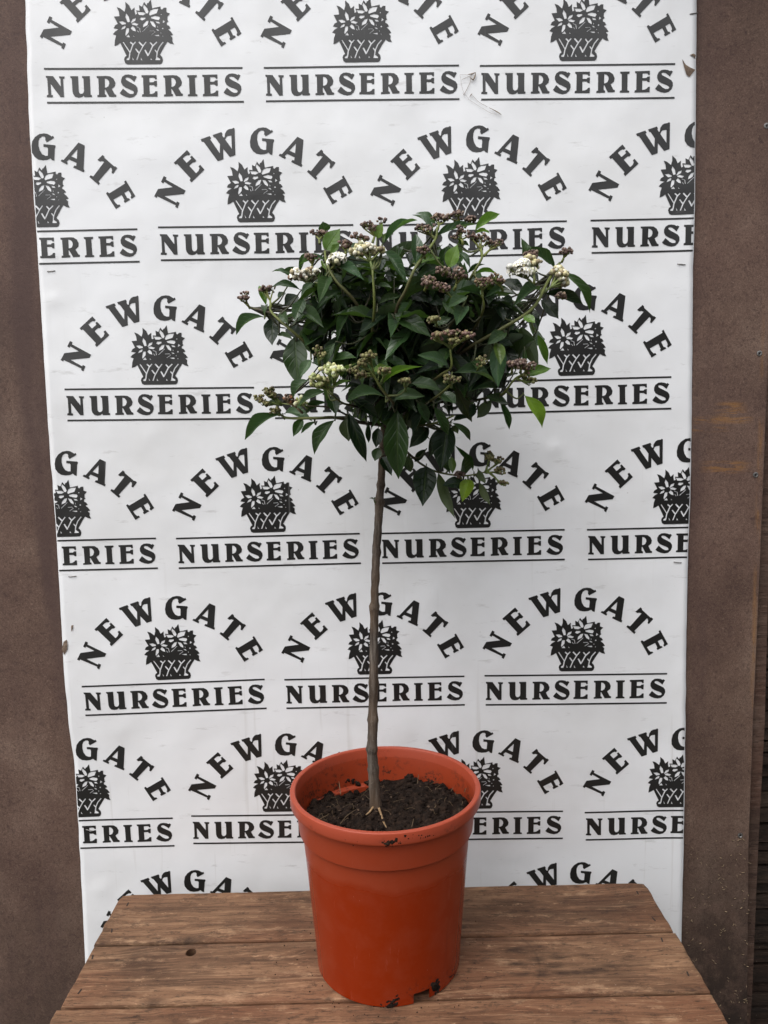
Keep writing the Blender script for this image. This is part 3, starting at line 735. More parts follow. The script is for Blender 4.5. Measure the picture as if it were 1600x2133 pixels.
# close the notch mouths between the outer and the inner wall
outr, inr = [0, 1, 2, 3], [32, 31, 31, 30]
for k in range(N):
    if cut(k, 0, .016):
        bodyf.append([3 * N + k, 3 * N + (k + 1) % N, 30 * N + (k + 1) % N, 30 * N + k])
        for side, kk in ((-1, k), (1, (k + 1) % N)):
            nb = (k + side) % N
            if not cut(nb, 0, .016): bodyf.append([0 * N + kk, 3 * N + kk, 30 * N + kk, 32 * N + kk])
c0 = len(V); V.append((PC.x, PC.y, PC.z + .018))
for k in range(N): bodyf.append([30 * N + k, 30 * N + (k + 1) % N, c0])
pot = empty('plant_pot', PC); tag(pot, 'orange terracotta coloured plastic pot with soil smears, standing on the bench', 'pot')
def submesh(name, faces):
    used = sorted({i for f in faces for i in f}); mp = {i: n for n, i in enumerate(used)}
    o = mesh(name, [Vector(V[i]) - PC for i in used], [[mp[i] for i in f] for f in faces], POT, None, True)
    o.parent = pot
    md = o.modifiers.new('edges', 'EDGE_SPLIT'); md.split_angle = R(20)
    return o
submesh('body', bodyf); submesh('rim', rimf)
# wet soil clods clinging to the outside
SOIL = mat_soil()
ico_v, ico_f = None, None
def make_ico(sub):
    import bmesh
    b = bmesh.new(); bmesh.ops.create_icosphere(b, subdivisions=sub, radius=1.0); b.verts.ensure_lookup_table()
    r = [v.co.copy() for v in b.verts], [[v.index for v in f.verts] for f in b.faces]; b.free(); return r
ICO1 = make_ico(1); ICO2 = make_ico(2)
def lump(mb, c, r, flat=1.0, c_=None, rough=.35, ico=None, nrm=None):
    vs_, fs_ = ico or ICO1; s = random.uniform(0, 99); rot = Matrix.Rotation(random.uniform(0, 6), 3, 'Z') @ Matrix.Rotation(random.uniform(0, 6), 3, 'X')
    out = []
    for v in vs_:
        q = rot @ v * r * (1 + rough * noise.noise(v * 1.7 + Vector((s, s, 0))) * 1.6)
        if nrm is not None: q = q - nrm * q.dot(nrm) * (1 - flat)
        else: q = Vector((q.x, q.y, q.z * flat))
        out.append(Vector(c) + q)
    mb.add(out, fs_, c_)
cl = MB()
def on_pot(px, py):
    d = ray(px, py); lo, hi = .5, 2.0
    best = None
    for i in range(400):
        t = .9 + i * .0012; p = CAM + d * t; rr = math.hypot(p.x - PC.x, p.y - PC.y); zz = p.z - PC.z
        rad = None
        for (r0, z0), (r1, z1) in zip(prof[:20], prof[1:20]):
            if min(z0, z1) <= zz <= max(z0, z1) and abs(z1 - z0) > 1e-6: rad = r0 + (r1 - r0) * (zz - z0) / (z1 - z0)
        if rad and rr <= rad: return p, Vector((p.x - PC.x, p.y - PC.y, 0)).normalized()
    return None
for (px, py, sx, sy, n, r) in ((907, 2055, 6, 9, 26, .0028), (818, 2090, 9, 7, 26, .0018), (826, 2080, 5, 5, 12, .0014), (945, 2035, 9, 10, 22, .0011), (800, 2096, 20, 4, 14, .0010), (812, 1755, 9, 5, 22, .0016), (828, 1752, 6, 4, 14, .0014), (845, 1743, 8, 4, 10, .0012), (885, 1742, 22, 6, 22, .0009), (745, 1755, 8, 4, 8, .0008)):
    for _ in range(n * 2):
        h = on_pot(px + random.gauss(0, sx * .6), py + random.gauss(0, sy * .6))
        if h: lump(cl, h[0], r * random.uniform(.6, 1.7), .35, None, .4, None, h[1])
o = cl.build('soil_smear', SOIL, pot); o['kind'] = 'stuff'

# ------------------------------------------------------------------ compost in the pot
def soil_h(dx, dy):
    h = .221 + .012 * math.exp(-((dx + .005) ** 2 + (dy + .0) ** 2) / .0022)
    h += .016 * math.exp(-((dx - .055) ** 2 + (dy - .035) ** 2) / .0030) + .014 * math.exp(-((dx - .105) ** 2 + (dy + .01) ** 2) / .0016)
    h -= .020 * math.exp(-((dx + .045) ** 2 + (dy - .088) ** 2) / .0020); h += .006 * math.exp(-((dx + .095) ** 2 + (dy + .03) ** 2) / .0020)
    h += .010 * noise.noise(Vector((dx * 38, dy * 38, 1))) + .006 * noise.noise(Vector((dx * 95, dy * 95, 4))) + .003 * noise.noise(Vector((dx * 240, dy * 240, 7)))
    return h
V = [(PC.x, PC.y, PC.z + soil_h(0, 0))]; F = []; NR_, NA = 56, 150
for i in range(1, NR_ + 1):
    for k in range(NA):
        a = 2 * math.pi * k / NA; r = .1275 * i / NR_; dx, dy = r * math.cos(a), r * math.sin(a); h = soil_h(dx, dy)
        rl = .1205 + max(0, min(1, (h - .205) / .05)) * .009
        if r > rl: dx, dy = dx * rl / r, dy * rl / r
        V.append((PC.x + dx, PC.y + dy, PC.z + h))
for k in range(NA): F.append([0, 1 + k, 1 + (k + 1) % NA])
for i in range(NR_ - 1):
    for k in range(NA):
        a, b = 1 + i * NA + k, 1 + i * NA + (k + 1) % NA; F.append([a, a + NA, b + NA, b])
soil = mesh('potting_soil', V, F, SOIL, None, True)
tag(soil, 'dark brown compost mounded round the stem inside the orange pot', 'soil', kind='stuff')
cr = MB()
for _ in range(900):
    r = .122 * math.sqrt(random.random()); a = random.uniform(0, 2 * math.pi); dx, dy = r * math.cos(a), r * math.sin(a)
    lump(cr, (PC.x + dx, PC.y + dy, PC.z + soil_h(dx, dy) + .0005), random.choice((.0012, .0018, .0025, .0035, .0055)) * random.uniform(.7, 1.2), .75, None, .5)
for (px, py) in ((720, 1628), (705, 1632), (735, 1633), (752, 1640), (765, 1632), (790, 1632)):   # crumbs against the far wall
    for _ in range(9):
        p = at_y(px + random.gauss(0, 6), py + random.gauss(0, 4), PC.y + .1225 * math.cos((px - 800) / 200)); lump(cr, p, random.uniform(.002, .0045), .8, None, .5)
cr.build('soil_crumbs', SOIL, soil)['kind'] = 'stuff'
fb = MB()
for _ in range(55):
    r = .115 * math.sqrt(random.random()); a = random.uniform(0, 2 * math.pi); x, y = r * math.cos(a), r * math.sin(a); h0 = soil_h(x, y) + .002
    d = random.uniform(0, 6.28); L = random.uniform(.006, .028); pts = []
    for t in (0, .35, .7, 1):
        xx, yy = x + math.cos(d) * L * t + random.uniform(-.002, .002), y + math.sin(d) * L * t + random.uniform(-.002, .002)
        rr_ = math.hypot(xx, yy)
        if rr_ > .119: xx, yy = xx * .119 / rr_, yy * .119 / rr_
        pts.append(Vector((PC.x + xx, PC.y + yy, PC.z + max(soil_h(xx, yy), h0 - .004) + .0015 + random.uniform(0, .004) * (t > .3))))
    fb.add(*tube(catmull(pts, 3), [.0002, .00032, .00015], 4))
for seq in ([(663, 1708), (682, 1698), (684, 1695)], [(709, 1716), (722, 1700), (742, 1686)], [(710, 1655), (707, 1635), (706, 1628)], [(870, 1632), (871, 1620), (872, 1613)], [(968, 1650), (972, 1640), (980, 1632)], [(940, 1648), (944, 1640)], [(900, 1690), (910, 1676)], [(858, 1722), (862, 1705)]):
    pts = [at_y(a, b, PC.y - .02 + (1690 - b) * .0012) for a, b in seq]; fb.add(*tube(catmull(pts, 4), [.0005, .0006, .0003], 5))
ch = MB()
for _ in range(46):
    r = .112 * math.sqrt(random.random()); a = random.uniform(0, 6.28); dx, dy = r * math.cos(a), r * math.sin(a)
    L_ = random.uniform(.002, .006)
    ch.add(*box((PC.x + dx, PC.y + dy, PC.z + soil_h(dx, dy) + .0022), (L_, L_ * random.uniform(.3, .6), .0009), Matrix.Rotation(random.uniform(0, 6.28), 3, 'Z') @ Matrix.Rotation(random.uniform(-.7, .7), 3, 'X')))
ch.build('bark_chips', mat_plain('bark chip', (0.085, 0.050, 0.030), .9, .7, 300), soil, False)['kind'] = 'stuff'
fb.build('root_fibres', mat_plain('dry fibre', (0.13, 0.085, 0.045), .8, .6, 150), soil)['kind'] = 'stuff'

# ------------------------------------------------------------------ the viburnum standard
CX, CY = 870, 690
YT = PC.y
LEAF = mat_leaf(); FOL = mat_leaf(True); BARK = mat_bark(); STEM = mat_stem(); BUD = mat_bud()
stem_foot = at_y(783, 1692, YT)
tree = empty('flowering_tree', stem_foot)
tag(tree, 'evergreen viburnum with a bare stem and a round leafy crown of white and purple buds', 'tree')
trunk_px = [(783, 1712), (783, 1690), (780, 1645), (777, 1600), (775, 1555), (777, 1500), (778, 1430), (779, 1350), (780, 1262), (782, 1200), (784, 1150), (788, 1090), (791, 1045), (794, 1000), (797, 950), (800, 900), (803, 860)]
wid = [27, 26, 23, 22, 21, 20, 19, 18, 17, 16.5, 16, 16, 16, 15.5, 15, 14, 12]
pp = [at_y(a, b, YT) for a, b in trunk_px]
cp = catmull(pp, 9); nn = len(cp)
depth0 = (pp[5] - CAM).dot(CF)
nodes_px = [1262, 1149, 1046, 1560, 1601, 1425, 1500, 1010]
rad = []
for i, p in enumerate(cp):
    t = i / (nn - 1) * (len(wid) - 1); k = min(int(t), len(wid) - 2); wpx = wid[k] + (wid[k + 1] - wid[k]) * (t - k); y = to_px(p)[1]
    bump_ = sum((5.5 if q in (1262, 1560, 1046) else 3.4) * math.exp(-((y - q) / 5.5) ** 2) for q in nodes_px)
    rad.append((wpx + bump_) / 2 * depth0 / FPX)
V, F = tube(cp, rad, 16)
V = [v + (v - cp[i // 16]).normalized() * .0016 * noise.noise(Vector((v.x * 300, v.y * 300, v.z * 75))) for i, v in enumerate(V)]
trunk = mesh('trunk', V, F, BARK, tree, True)
ROOT = mat_plain('pale root', (0.30, 0.19, 0.095), .6, .5, 120)
def on_soil(px, py, up=.0015):
    d = ray(px, py); t = .9
    while t < 1.5:
        p = CAM + d * t
        if p.z - PC.z < soil_h(p.x - PC.x, p.y - PC.y) + up: return p
        t += .0006
    return p
for seq in ([(779, 1684), (771, 1690), (762, 1698)], [(789, 1688), (795, 1700), (799, 1712), (805, 1724)]):
    pts = [on_soil(a, b) for a, b in seq]; pts[0].z += .004; V, F = tube(catmull(pts, 5), [.0018, .0015, .0008], 7); mesh('root', V, F, ROOT, tree, True)
sp = MB()
sp.add(*tube(catmull([at_y(785, 1050, YT), at_y(781, 1046, YT - .005), at_y(779, 1041, YT - .007)], 3), [.0016, .0012, .0008], 6), (.10, .12, .04))
sp.build('sprout', STEM, tree, True, True)

def front(px, py, k=1.0):
    q = 1 - ((px - CX) / 340) ** 2 - ((py - CY) / 270) ** 2
    return YT - .185 * k * math.sqrt(max(q, 0))
DG = (0.30, 0.34, 0.07)
# branches: photo points; depth 0 = trunk plane, 1 = front of the crown
BR = [
 ([(800,885,0),(752,880,.25),(700,870,.5),(655,871,.75),(597,870,1),(577,856,1)], 5.0),
 ([(802,870,0),(760,800,.3),(690,757,.5),(640,717,.7),(600,682,.9),(567,652,1),(562,637,1)], 4.6),
 ([(802,870,0),(778,790,.3),(775,707,.6),(780,637,.85),(776,562,1)], 4.6),
 ([(802,872,0),(790,740,.35),(745,637,.75),(700,585,.95),(680,545,1),(677,523,1)], 4.4),
 ([(802,872,0),(815,740,.35),(825,650,.75),(845,605,.9),(867,555,1),(905,502,1),(911,475,1)], 4.6),
 ([(803,870,0),(880,770,.3),(945,745,.45),(992,715,.65),(1050,682,.8),(1110,642,.95),(1142,585,1),(1167,547,1)], 5.4),
 ([(803,870,0),(900,740,.15),(950,640,.4),(980,580,.8),(1004,537,1),(1000,520,1)], 4.2),
 ([(945,745,.45),(985,690,.6),(1007,645,.9),(1005,615,1)], 3.6),
 ([(880,770,.3),(930,690,.6),(956,645,.9),(930,607,1)], 3.4),
 ([(803,870,0),(870,815,.5),(920,780,.85),(940,765,1),(938,728,1)], 4.0),
 ([(803,872,0),(860,855,.4),(903,831,.8),(935,805,1),(941,794,1)], 3.8),
 ([(803,870,0),(900,840,.2),(980,835,.4),(1030,825,.7),(1050,818,.9),(1073,789,1),(1100,775,1)], 3.8),
 ([(800,905,0),(830,925,.3),(856,949,.7),(880,968,.9),(911,983,1),(966,991,1),(1013,983,1)], 3.6),
 ([(800,885,0),(840,884,.4),(880,886,.6),(916,878,.8),(945,866,.9)], 3.6),
 ([(803,868,0),(817,845,.7),(817,837,.95),(795,810,1),(780,785,1),(768,768,1)], 3.8),
 ([(800,880,0),(750,850,.5),(715,840,.8),(692,822,1),(682,805,1)], 3.4),
 ([(752,880,.25),(690,850,.7),(640,846,.95),(600,842,1),(585,840,1)], 2.6),
 ([(567,652,1),(540,645,1),(520,640,1),(508,630,1)], 2.4),
]
TW = []                                        # points twigs may spring from
for pts, wpx in BR:
    P3 = [at_y(a, b, YT + (front(a, b) - YT) * d) for a, b, d in pts]
    c = catmull(P3, 6); TW += c[2:]
    mb = MB(); V, F = tube(c, [wpx * .95 / FPX, wpx * .74 / FPX, wpx * .62 / FPX, wpx * .42 / FPX], 8); n = len(c)
    mb.add(V, F)
    for i in range(len(V)):
        t = (i // 8) / (n - 1); a_, b_ = Vector((.050, .034, .022)), Vector((.120, .145, .034)); k = min(1, max(0, (t - .3) * 2.0)); mb.c[i] = tuple(a_.lerp(b_, k))
    mb.build('branch', STEM, tree, True, True)

# ---- leaf shapes: base at origin, tip at +Y, upper face +Z, unit length, unit half-width 0.5
def leaf_shape(camber, fold, twist, ovate=.42, wavy=0.02):
    nv, nu = 12, 6; V = []; F = []; UV = []
    for j in range(nv + 1):
        t = j / nv
        wdt = (math.sin(math.pi * t ** (ovate + .38)) ** .92 if 0 < t < 1 else 0.0)
        if t > .8: wdt *= 1 - .35 * ((t - .8) / .2)
        wdt = max(wdt, .05 if t < .5 else .012)
        zc = camber * 4 * t * (1 - t) * (1.15 - .3 * t); a = twist * (t - .3)
        for i in range(nu + 1):
            s = -1 + 2 * i / nu; x = s * wdt * .5
            zz = abs(s) ** 1.25 * wdt * .5 * fold + wavy * abs(s) * math.sin(t * 13 + (2 if s > 0 else 0)) * wdt
            V.append((x * math.cos(a) - zz * math.sin(a), t, zc + x * math.sin(a) + zz * math.cos(a))); UV.append(((s + 1) / 2, t))
    for j in range(nv):
        for i in range(nu):
            k = j * (nu + 1) + i; F.append([k, k + 1, k + nu + 2, k + nu + 1])
    # petiole
    b = len(V)
    for y, r in ((-.10, .012), (.03, .014)):
        for k in range(4): V.append((r * 1.7 * math.cos(k * math.pi / 2), y, -.004 + r * math.sin(k * math.pi / 2) + (-.02 if y < 0 else .4 * camber * .1))); UV.append((.5, .02))
    for k in range(4): F.append([b + k, b + (k + 1) % 4, b + 4 + (k + 1) % 4, b + 4 + k])
    return V, F, UV
SH = [leaf_shape(.055, .26, .15), leaf_shape(.085, .34, -.3), leaf_shape(.02, .18, .25, .48), leaf_shape(.15, .40, .45, .42), leaf_shape(-.04, .26, -.2), leaf_shape(.06, .14, -.4, .5, .035), leaf_shape(.01, .42, .1, .4), leaf_shape(.17, .24, -.1, .46)]
LM = []
for V, F, UV in SH:
    me = bpy.data.meshes.new('leaf'); me.from_pydata(V, [], F); me.materials.append(LEAF)
    me.polygons.foreach_set('use_smooth', [True] * len(me.polygons)); ul = me.uv_layers.new(name='UVMap')
    ul.data.foreach_set('uv', [x for l in me.loops for x in UV[l.vertex_index]]); LM.append(me)
TONE = {'d': (0.011, 0.023, 0.0105), 'm': (0.029, 0.060, 0.019), 'g': (0.044, 0.086, 0.036), 'o': (0.040, 0.052, 0.024), 'l': (0.090, 0.160, 0.024), 'L': (0.165, 0.250, 0.026)}  # 'g' has the sky's sheen put into its colour
def frame(L, N):
    Y = L.normalized(); Z = (N - Y * N.dot(Y))
    Z = Z.normalized() if Z.length > 1e-4 else Y.orthogonal().normalized()
    X = Y.cross(Z); return X, Y, Z
def leaf_matrix(B, T, N, wd):
    L = T - B; X, Y, Z = frame(L, N); ln = L.length
    return Matrix(((X.x * wd, Y.x * ln, Z.x * ln, B.x), (X.y * wd, Y.y * ln, Z.y * ln, B.y), (X.z * wd, Y.z * ln, Z.z * ln, B.z), (0, 0, 0, 1)))
def vary(c, k=.24):
    f = random.uniform(1 - k, 1 + k); h = random.uniform(-.08, .08); return (c[0] * f * (1 + h), c[1] * f, c[2] * f * (1 - h))
leaf_count = 0
def leaf_obj(B, T, N, wd, tone, shape=None):
    global leaf_count
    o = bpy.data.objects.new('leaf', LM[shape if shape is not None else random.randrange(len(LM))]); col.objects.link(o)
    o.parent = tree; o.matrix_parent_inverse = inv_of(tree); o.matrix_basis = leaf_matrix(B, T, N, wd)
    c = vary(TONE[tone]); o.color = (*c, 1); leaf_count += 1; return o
TC = (-CF).normalized()
RG = {1: (480, 420, 4.0), 2: (860, 420, 4.0), 3: (480, 700, 4.0), 4: (840, 700, 3.81)}
# base x,y -> tip x,y, width, tone  (enlarged-photo units per region)
LEAVES = {1: [(790,415,915,225,150,'l'),(790,255,770,165,100,'m'),(1225,305,1270,180,90,'l'),(1285,340,1560,155,68,'g'),(1272,345,1300,260,40,'l'),(1110,360,935,440,82,'m'),(835,450,915,345,60,'l'),(790,482,572,527,55,'g'),(575,590,640,415,46,'m'),(800,570,755,485,42,'l'),
  (868,555,1115,655,88,'g'),(640,690,437,572,70,'m'),(505,635,345,585,36,'g'),(575,730,340,718,62,'m'),(815,628,738,845,105,'g'),(690,680,588,795,62,'g'),(297,860,238,700,62,'l'),(290,870,280,940,55,'m'),(275,960,48,1112,75,'g'),(352,968,348,1198,138,'d'),(425,925,480,1018,78,'m'),(612,812,530,990,105,'m'),
  (590,912,778,1050,112,'m'),(405,850,372,905,90,'d'),(935,745,718,905,74,'m'),(1112,640,922,662,72,'d'),(1135,800,950,770,80,'d'),(1285,418,1475,690,80,'g'),(1545,510,1545,265,102,'g'),(1370,948,1675,1130,150,'m'),(1000,882,888,1175,74,'m'),(958,950,985,1255,62,'d'),(405,1112,520,1150,62,'m'),
  (1240,850,1430,785,60,'m'),(1230,700,1345,718,50,'m'),(1270,480,1245,575,60,'d'),(1200,640,1150,685,60,'m'),(1410,390,1385,480,55,'m'),(1480,440,1500,540,80,'d'),(1360,620,1285,600,60,'d'),(1120,960,1110,830,120,'d'),(700,1000,640,1180,90,'d'),(470,1060,620,1140,100,'d'),(450,760,395,800,55,'m'),(720,700,860,700,60,'d'),(560,780,450,860,110,'d')],
 2: [(520,242,725,103,80,'l'),(195,205,22,97,62,'m'),(170,272,-10,110,52,'g'),(200,288,540,188,64,'g'),(515,268,640,266,36,'l'),(380,360,385,285,62,'l'),(395,355,470,368,42,'m'),(300,548,372,358,122,'l'),(240,500,285,370,72,'m'),(380,430,480,558,52,'m'),(455,598,605,522,42,'m'),(520,602,710,608,42,'l'),(962,492,903,303,92,'m'),
  (1182,556,928,380,104,'m'),(1240,590,1475,930,84,'m'),(1100,770,1412,852,92,'d'),(1070,820,1215,976,104,'d'),(1052,735,832,880,74,'g'),(970,890,1046,1072,92,'d'),(930,955,1018,1012,84,'l'),(800,946,512,955,80,'o'),(750,660,936,742,92,'d'),(782,715,590,802,52,'m'),(570,802,368,738,62,'m'),(445,790,290,880,92,'g'),
  (420,880,362,1032,122,'g'),(392,902,300,872,42,'l'),(900,1045,1050,1384,135,'o'),(1040,1110,1122,1356,70,'l'),(772,1085,618,1190,100,'m'),(180,1030,322,968,66,'m'),(750,805,822,892,100,'d'),(780,1110,905,1160,100,'d'),(700,1175,835,1200,92,'d'),(20,510,232,470,82,'l'),(240,556,-10,700,95,'m'),(120,500,50,560,80,'m'),(560,920,480,860,60,'d'),(470,960,475,880,70,'m'),(640,880,560,880,90,'d'),(100,790,260,860,90,'d'),(60,860,-60,930,90,'d'),(180,830,110,760,60,'d'),(980,620,1050,660,60,'d'),(700,870,760,1000,90,'d'),(650,640,720,740,70,'d')],
 3: [(540,5,568,412,205,'m'),(672,198,578,342,82,'g'),(840,198,1052,182,104,'m'),(690,225,765,270,60,'m'),(650,370,522,518,82,'g'),(920,348,1045,225,52,'l'),(870,432,1006,370,44,'l'),(1190,292,1305,245,54,'l'),(1245,305,1382,285,54,'l'),(1275,392,1605,252,64,'l'),(788,465,553,602,82,'g'),(838,500,878,656,104,'m'),(1272,500,968,546,82,'g'),
  (1190,402,978,452,62,'d'),(1365,535,1622,502,94,'g'),(452,648,686,710,88,'g'),(405,660,120,866,88,'g'),(602,695,524,838,84,'m'),(712,715,588,812,44,'m'),(862,705,700,988,112,'m'),(960,690,986,878,132,'o'),(985,640,1134,1046,112,'d'),(1390,622,1402,1192,205,'m'),(1232,765,1212,932,90,'d'),(1232,930,1203,1042,84,'m'),(1150,722,1152,890,48,'d'),
  (1452,1000,1492,1132,72,'d'),(1262,1010,1345,1165,92,'d'),(440,572,283,570,64,'g'),(800,555,628,642,62,'m'),(1020,530,1240,690,84,'d'),(1000,380,1140,430,80,'d'),(1350,600,1260,720,90,'d'),(1500,640,1560,790,120,'o'),(1060,620,1130,560,70,'d'),(870,60,790,250,80,'m'),(1050,60,960,190,90,'d'),(1560,420,1640,350,80,'m'),(1420,80,1600,170,120,'d'),(1300,120,1450,230,120,'d')],
 4: [(356,242,113,150,95,'g'),(345,215,280,105,92,'d'),(415,290,730,372,94,'g'),(70,375,307,436,104,'g'),(312,450,416,540,104,'g'),(806,405,658,193,150,'d'),(955,316,1175,258,88,'l'),(968,475,1102,733,112,'L'),(760,510,842,742,54,'m'),(745,420,538,432,56,'m'),(815,432,560,410,44,'d'),(825,532,655,478,80,'m'),(700,510,586,650,92,'o'),(420,410,546,684,106,'o'),
  (246,565,358,786,74,'m'),(110,520,202,690,84,'m'),(402,660,512,650,64,'d'),(392,690,532,832,56,'m'),(390,715,435,775,60,'o'),(352,702,298,1062,182,'d'),(340,702,203,968,104,'d'),(182,1040,154,1352,182,'d'),(552,1060,410,867,50,'m'),(480,1106,492,944,88,'m'),(300,980,372,1092,74,'m'),(382,960,392,1092,64,'l'),(470,1166,313,1186,104,'d'),(526,1140,468,1316,108,'L'),
  (598,1060,652,1172,64,'o'),(608,1165,692,1342,64,'o'),(280,1090,411,1446,94,'o'),(40,940,62,1082,64,'m'),(550,205,582,262,62,'m'),(740,60,772,232,92,'l'),(702,60,664,205,92,'o'),(962,98,953,275,38,'m'),(800,80,870,260,140,'d'),(200,726,48,886,112,'d'),(260,30,370,60,90,'d'),(470,130,490,300,110,'d'),(560,540,520,640,60,'d'),(170,560,60,640,80,'d'),(560,580,540,650,50,'d'),(30,600,90,760,110,'o'),(180,900,90,1000,60,'d')]}
twigs = MB()
for (a_, b_, c_, d_) in ((779, 1041, 769, 1038), (780, 1042, 783, 1036)):
    leaf_obj(at_y(a_, b_, YT - .007), at_y(c_, d_, YT - .012), TC + Vector((0, 0, .8)), .0035, 'm', 1)
def px2(reg, x, y):
    ox, oy, s = RG[reg]; return ox + x / s, oy + y / s
for reg, rows in LEAVES.items():
    s = RG[reg][2]
    for (bx_, by_, tx_, ty_, wz, tone) in rows:
        b = px2(reg, bx_, by_); t = px2(reg, tx_, ty_); wpx = wz / s
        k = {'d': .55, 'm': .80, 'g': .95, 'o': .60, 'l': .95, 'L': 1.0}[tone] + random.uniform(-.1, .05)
        yb = front(*b, k); lpx = math.hypot(t[0] - b[0], t[1] - b[1])
        yt = front(*t, k) - random.uniform(.1, .5) * .02
        yt = max(yb - .025, min(yb + .012, yt))
        if wpx > .45 * lpx: yt -= .018            # foreshortened: the tip comes towards the viewer
        B = at_y(*b, yb); T = at_y(*t, yt)
        up = {'d': .25, 'm': .6, 'g': 1.1, 'o': .1, 'l': .55, 'L': .3}[tone]
        N = TC * random.uniform(.75, 1.0) + Vector((0, 0, up)) + Vector((random.uniform(-.35, .35), 0, 0))
        Lh = (T - B).normalized(); Np = N - Lh * N.dot(Lh); Nc = TC - Lh * TC.dot(Lh)
        N = Np.normalized() + Nc.normalized() * .55
        if tone == 'o': N = -N if random.random() < .4 else N
        dist = (B - CAM).dot(CF); wd = wpx * dist / FPX
        X, Y_, Z_ = frame(T - B, N); vis = max(.55, (X - TC * X.dot(TC)).length)
        ratio = wpx / max(lpx, 1)
        shape = random.choice((0, 1, 3, 7)) if ratio < .42 else random.choice((0, 2, 5, 6))
        if tone == 'o': shape = 2
        leaf_obj(B, T, N, wd / vis * 1.02, tone, shape)
        q = min(TW, key=lambda p: (p - B).length); dd = (q - B).length
        if .004 < dd < .09:
            mid = q.lerp(B, .55) + Vector((0, 0, -.006)); dr = (B - (T - B) * .08)
            twigs.add(*tube(catmull([q, mid, dr], 4), [.0015, .0010, .0008], 5), (.10, .12, .04) if tone in 'lLg' else (.05, .055, .026))

# ---- inner foliage: leafy shoots filling the crown, the inner shade put into darker leaf colours
MASK = [(580,650),(615,585),(680,560),(760,545),(830,560),(870,500),(930,500),(985,560),(1040,600),(1100,620),(1130,660),(1112,720),(1080,770),(1030,815),(985,860),(940,870),(900,920),(850,930),(790,905),(730,880),(680,850),(650,800),(625,740),(590,700)]
def inside(px, py):
    c = False; n = len(MASK); j = n - 1
    for i in range(n):
        xi, yi = MASK[i]; xj, yj = MASK[j]
        if (yi > py) != (yj > py) and px < (xj - xi) * (py - yi) / (yj - yi) + xi: c = not c
        j = i
    return c
HOLES = [(893,668,14,9),(648,692,10,7),(640,780,26,30),(845,708,12,9),(985,690,9,14),(1000,715,12,14),(700,722,14,8),(660,812,14,22),(1010,660,16,7),(1062,700,16,8),(995,760,10,14),(760,655,6,6),(735,833,14,16),(905,645,8,5),(1015,780,16,14)]
cen = at_y(875, 705, YT)
fol = MB(); fuv = []; done = 0; tries = 0
while done < 640 and tries < 14000:
    tries += 1
    v = Vector((random.gauss(0, 1), random.gauss(0, 1), random.gauss(0, 1))).normalized() * (random.random() ** .42)
    P0 = cen + Vector((v.x * .180, v.y * .125, v.z * .140)); out = Vector((v.x, v.y, v.z + .25)).normalized()
    if P0.y > -.03: continue
    L = random.uniform(.040, .076)
    side = out.cross(Vector((random.uniform(-1, 1), random.uniform(-1, 1), random.uniform(-1, 1)))).normalized()
    d = (out * .55 + side * .8 + Vector((0, 0, random.uniform(-.55, .1)))).normalized()
    B = P0; T = P0 + d * L
    a, b, c_ = to_px(B), to_px(T), to_px(B.lerp(T, .5))
    if not (inside(*a) and inside(*b)): continue
    if any(((q[0] - hx) / (rx + 6)) ** 2 + ((q[1] - hy) / (ry + 6)) ** 2 < 1 for hx, hy, rx, ry in HOLES for q in (b, c_)): continue
    N = Vector((0, 0, 1)) + out * .5 + TC * .35 + Vector((random.uniform(-.6, .6), random.uniform(-.6, .6), 0))
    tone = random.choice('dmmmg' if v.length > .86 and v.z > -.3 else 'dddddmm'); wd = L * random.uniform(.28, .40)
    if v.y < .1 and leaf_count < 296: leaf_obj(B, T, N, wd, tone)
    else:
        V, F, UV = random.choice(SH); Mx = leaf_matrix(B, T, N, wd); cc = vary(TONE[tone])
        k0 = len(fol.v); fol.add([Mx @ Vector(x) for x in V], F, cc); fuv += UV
    q = min(TW, key=lambda p: (p - B).length)
    if .004 < (q - B).length < .16: twigs.add(*tube(catmull([q, q.lerp(B, .5) + Vector((0, 0, -.008)), B], 3), [.0018, .0012, .0008], 5), (.042, .040, .022))
    done += 1
fo = fol.build('foliage', FOL, tree, True, True); fo['kind'] = 'stuff'
ul = fo.data.uv_layers.new(name='UVMap'); ul.data.foreach_set('uv', [x for l in fo.data.loops for x in fuv[l.vertex_index]])
tw = twigs.build('twigs', STEM, tree, True, True); tw['kind'] = 'stuff'

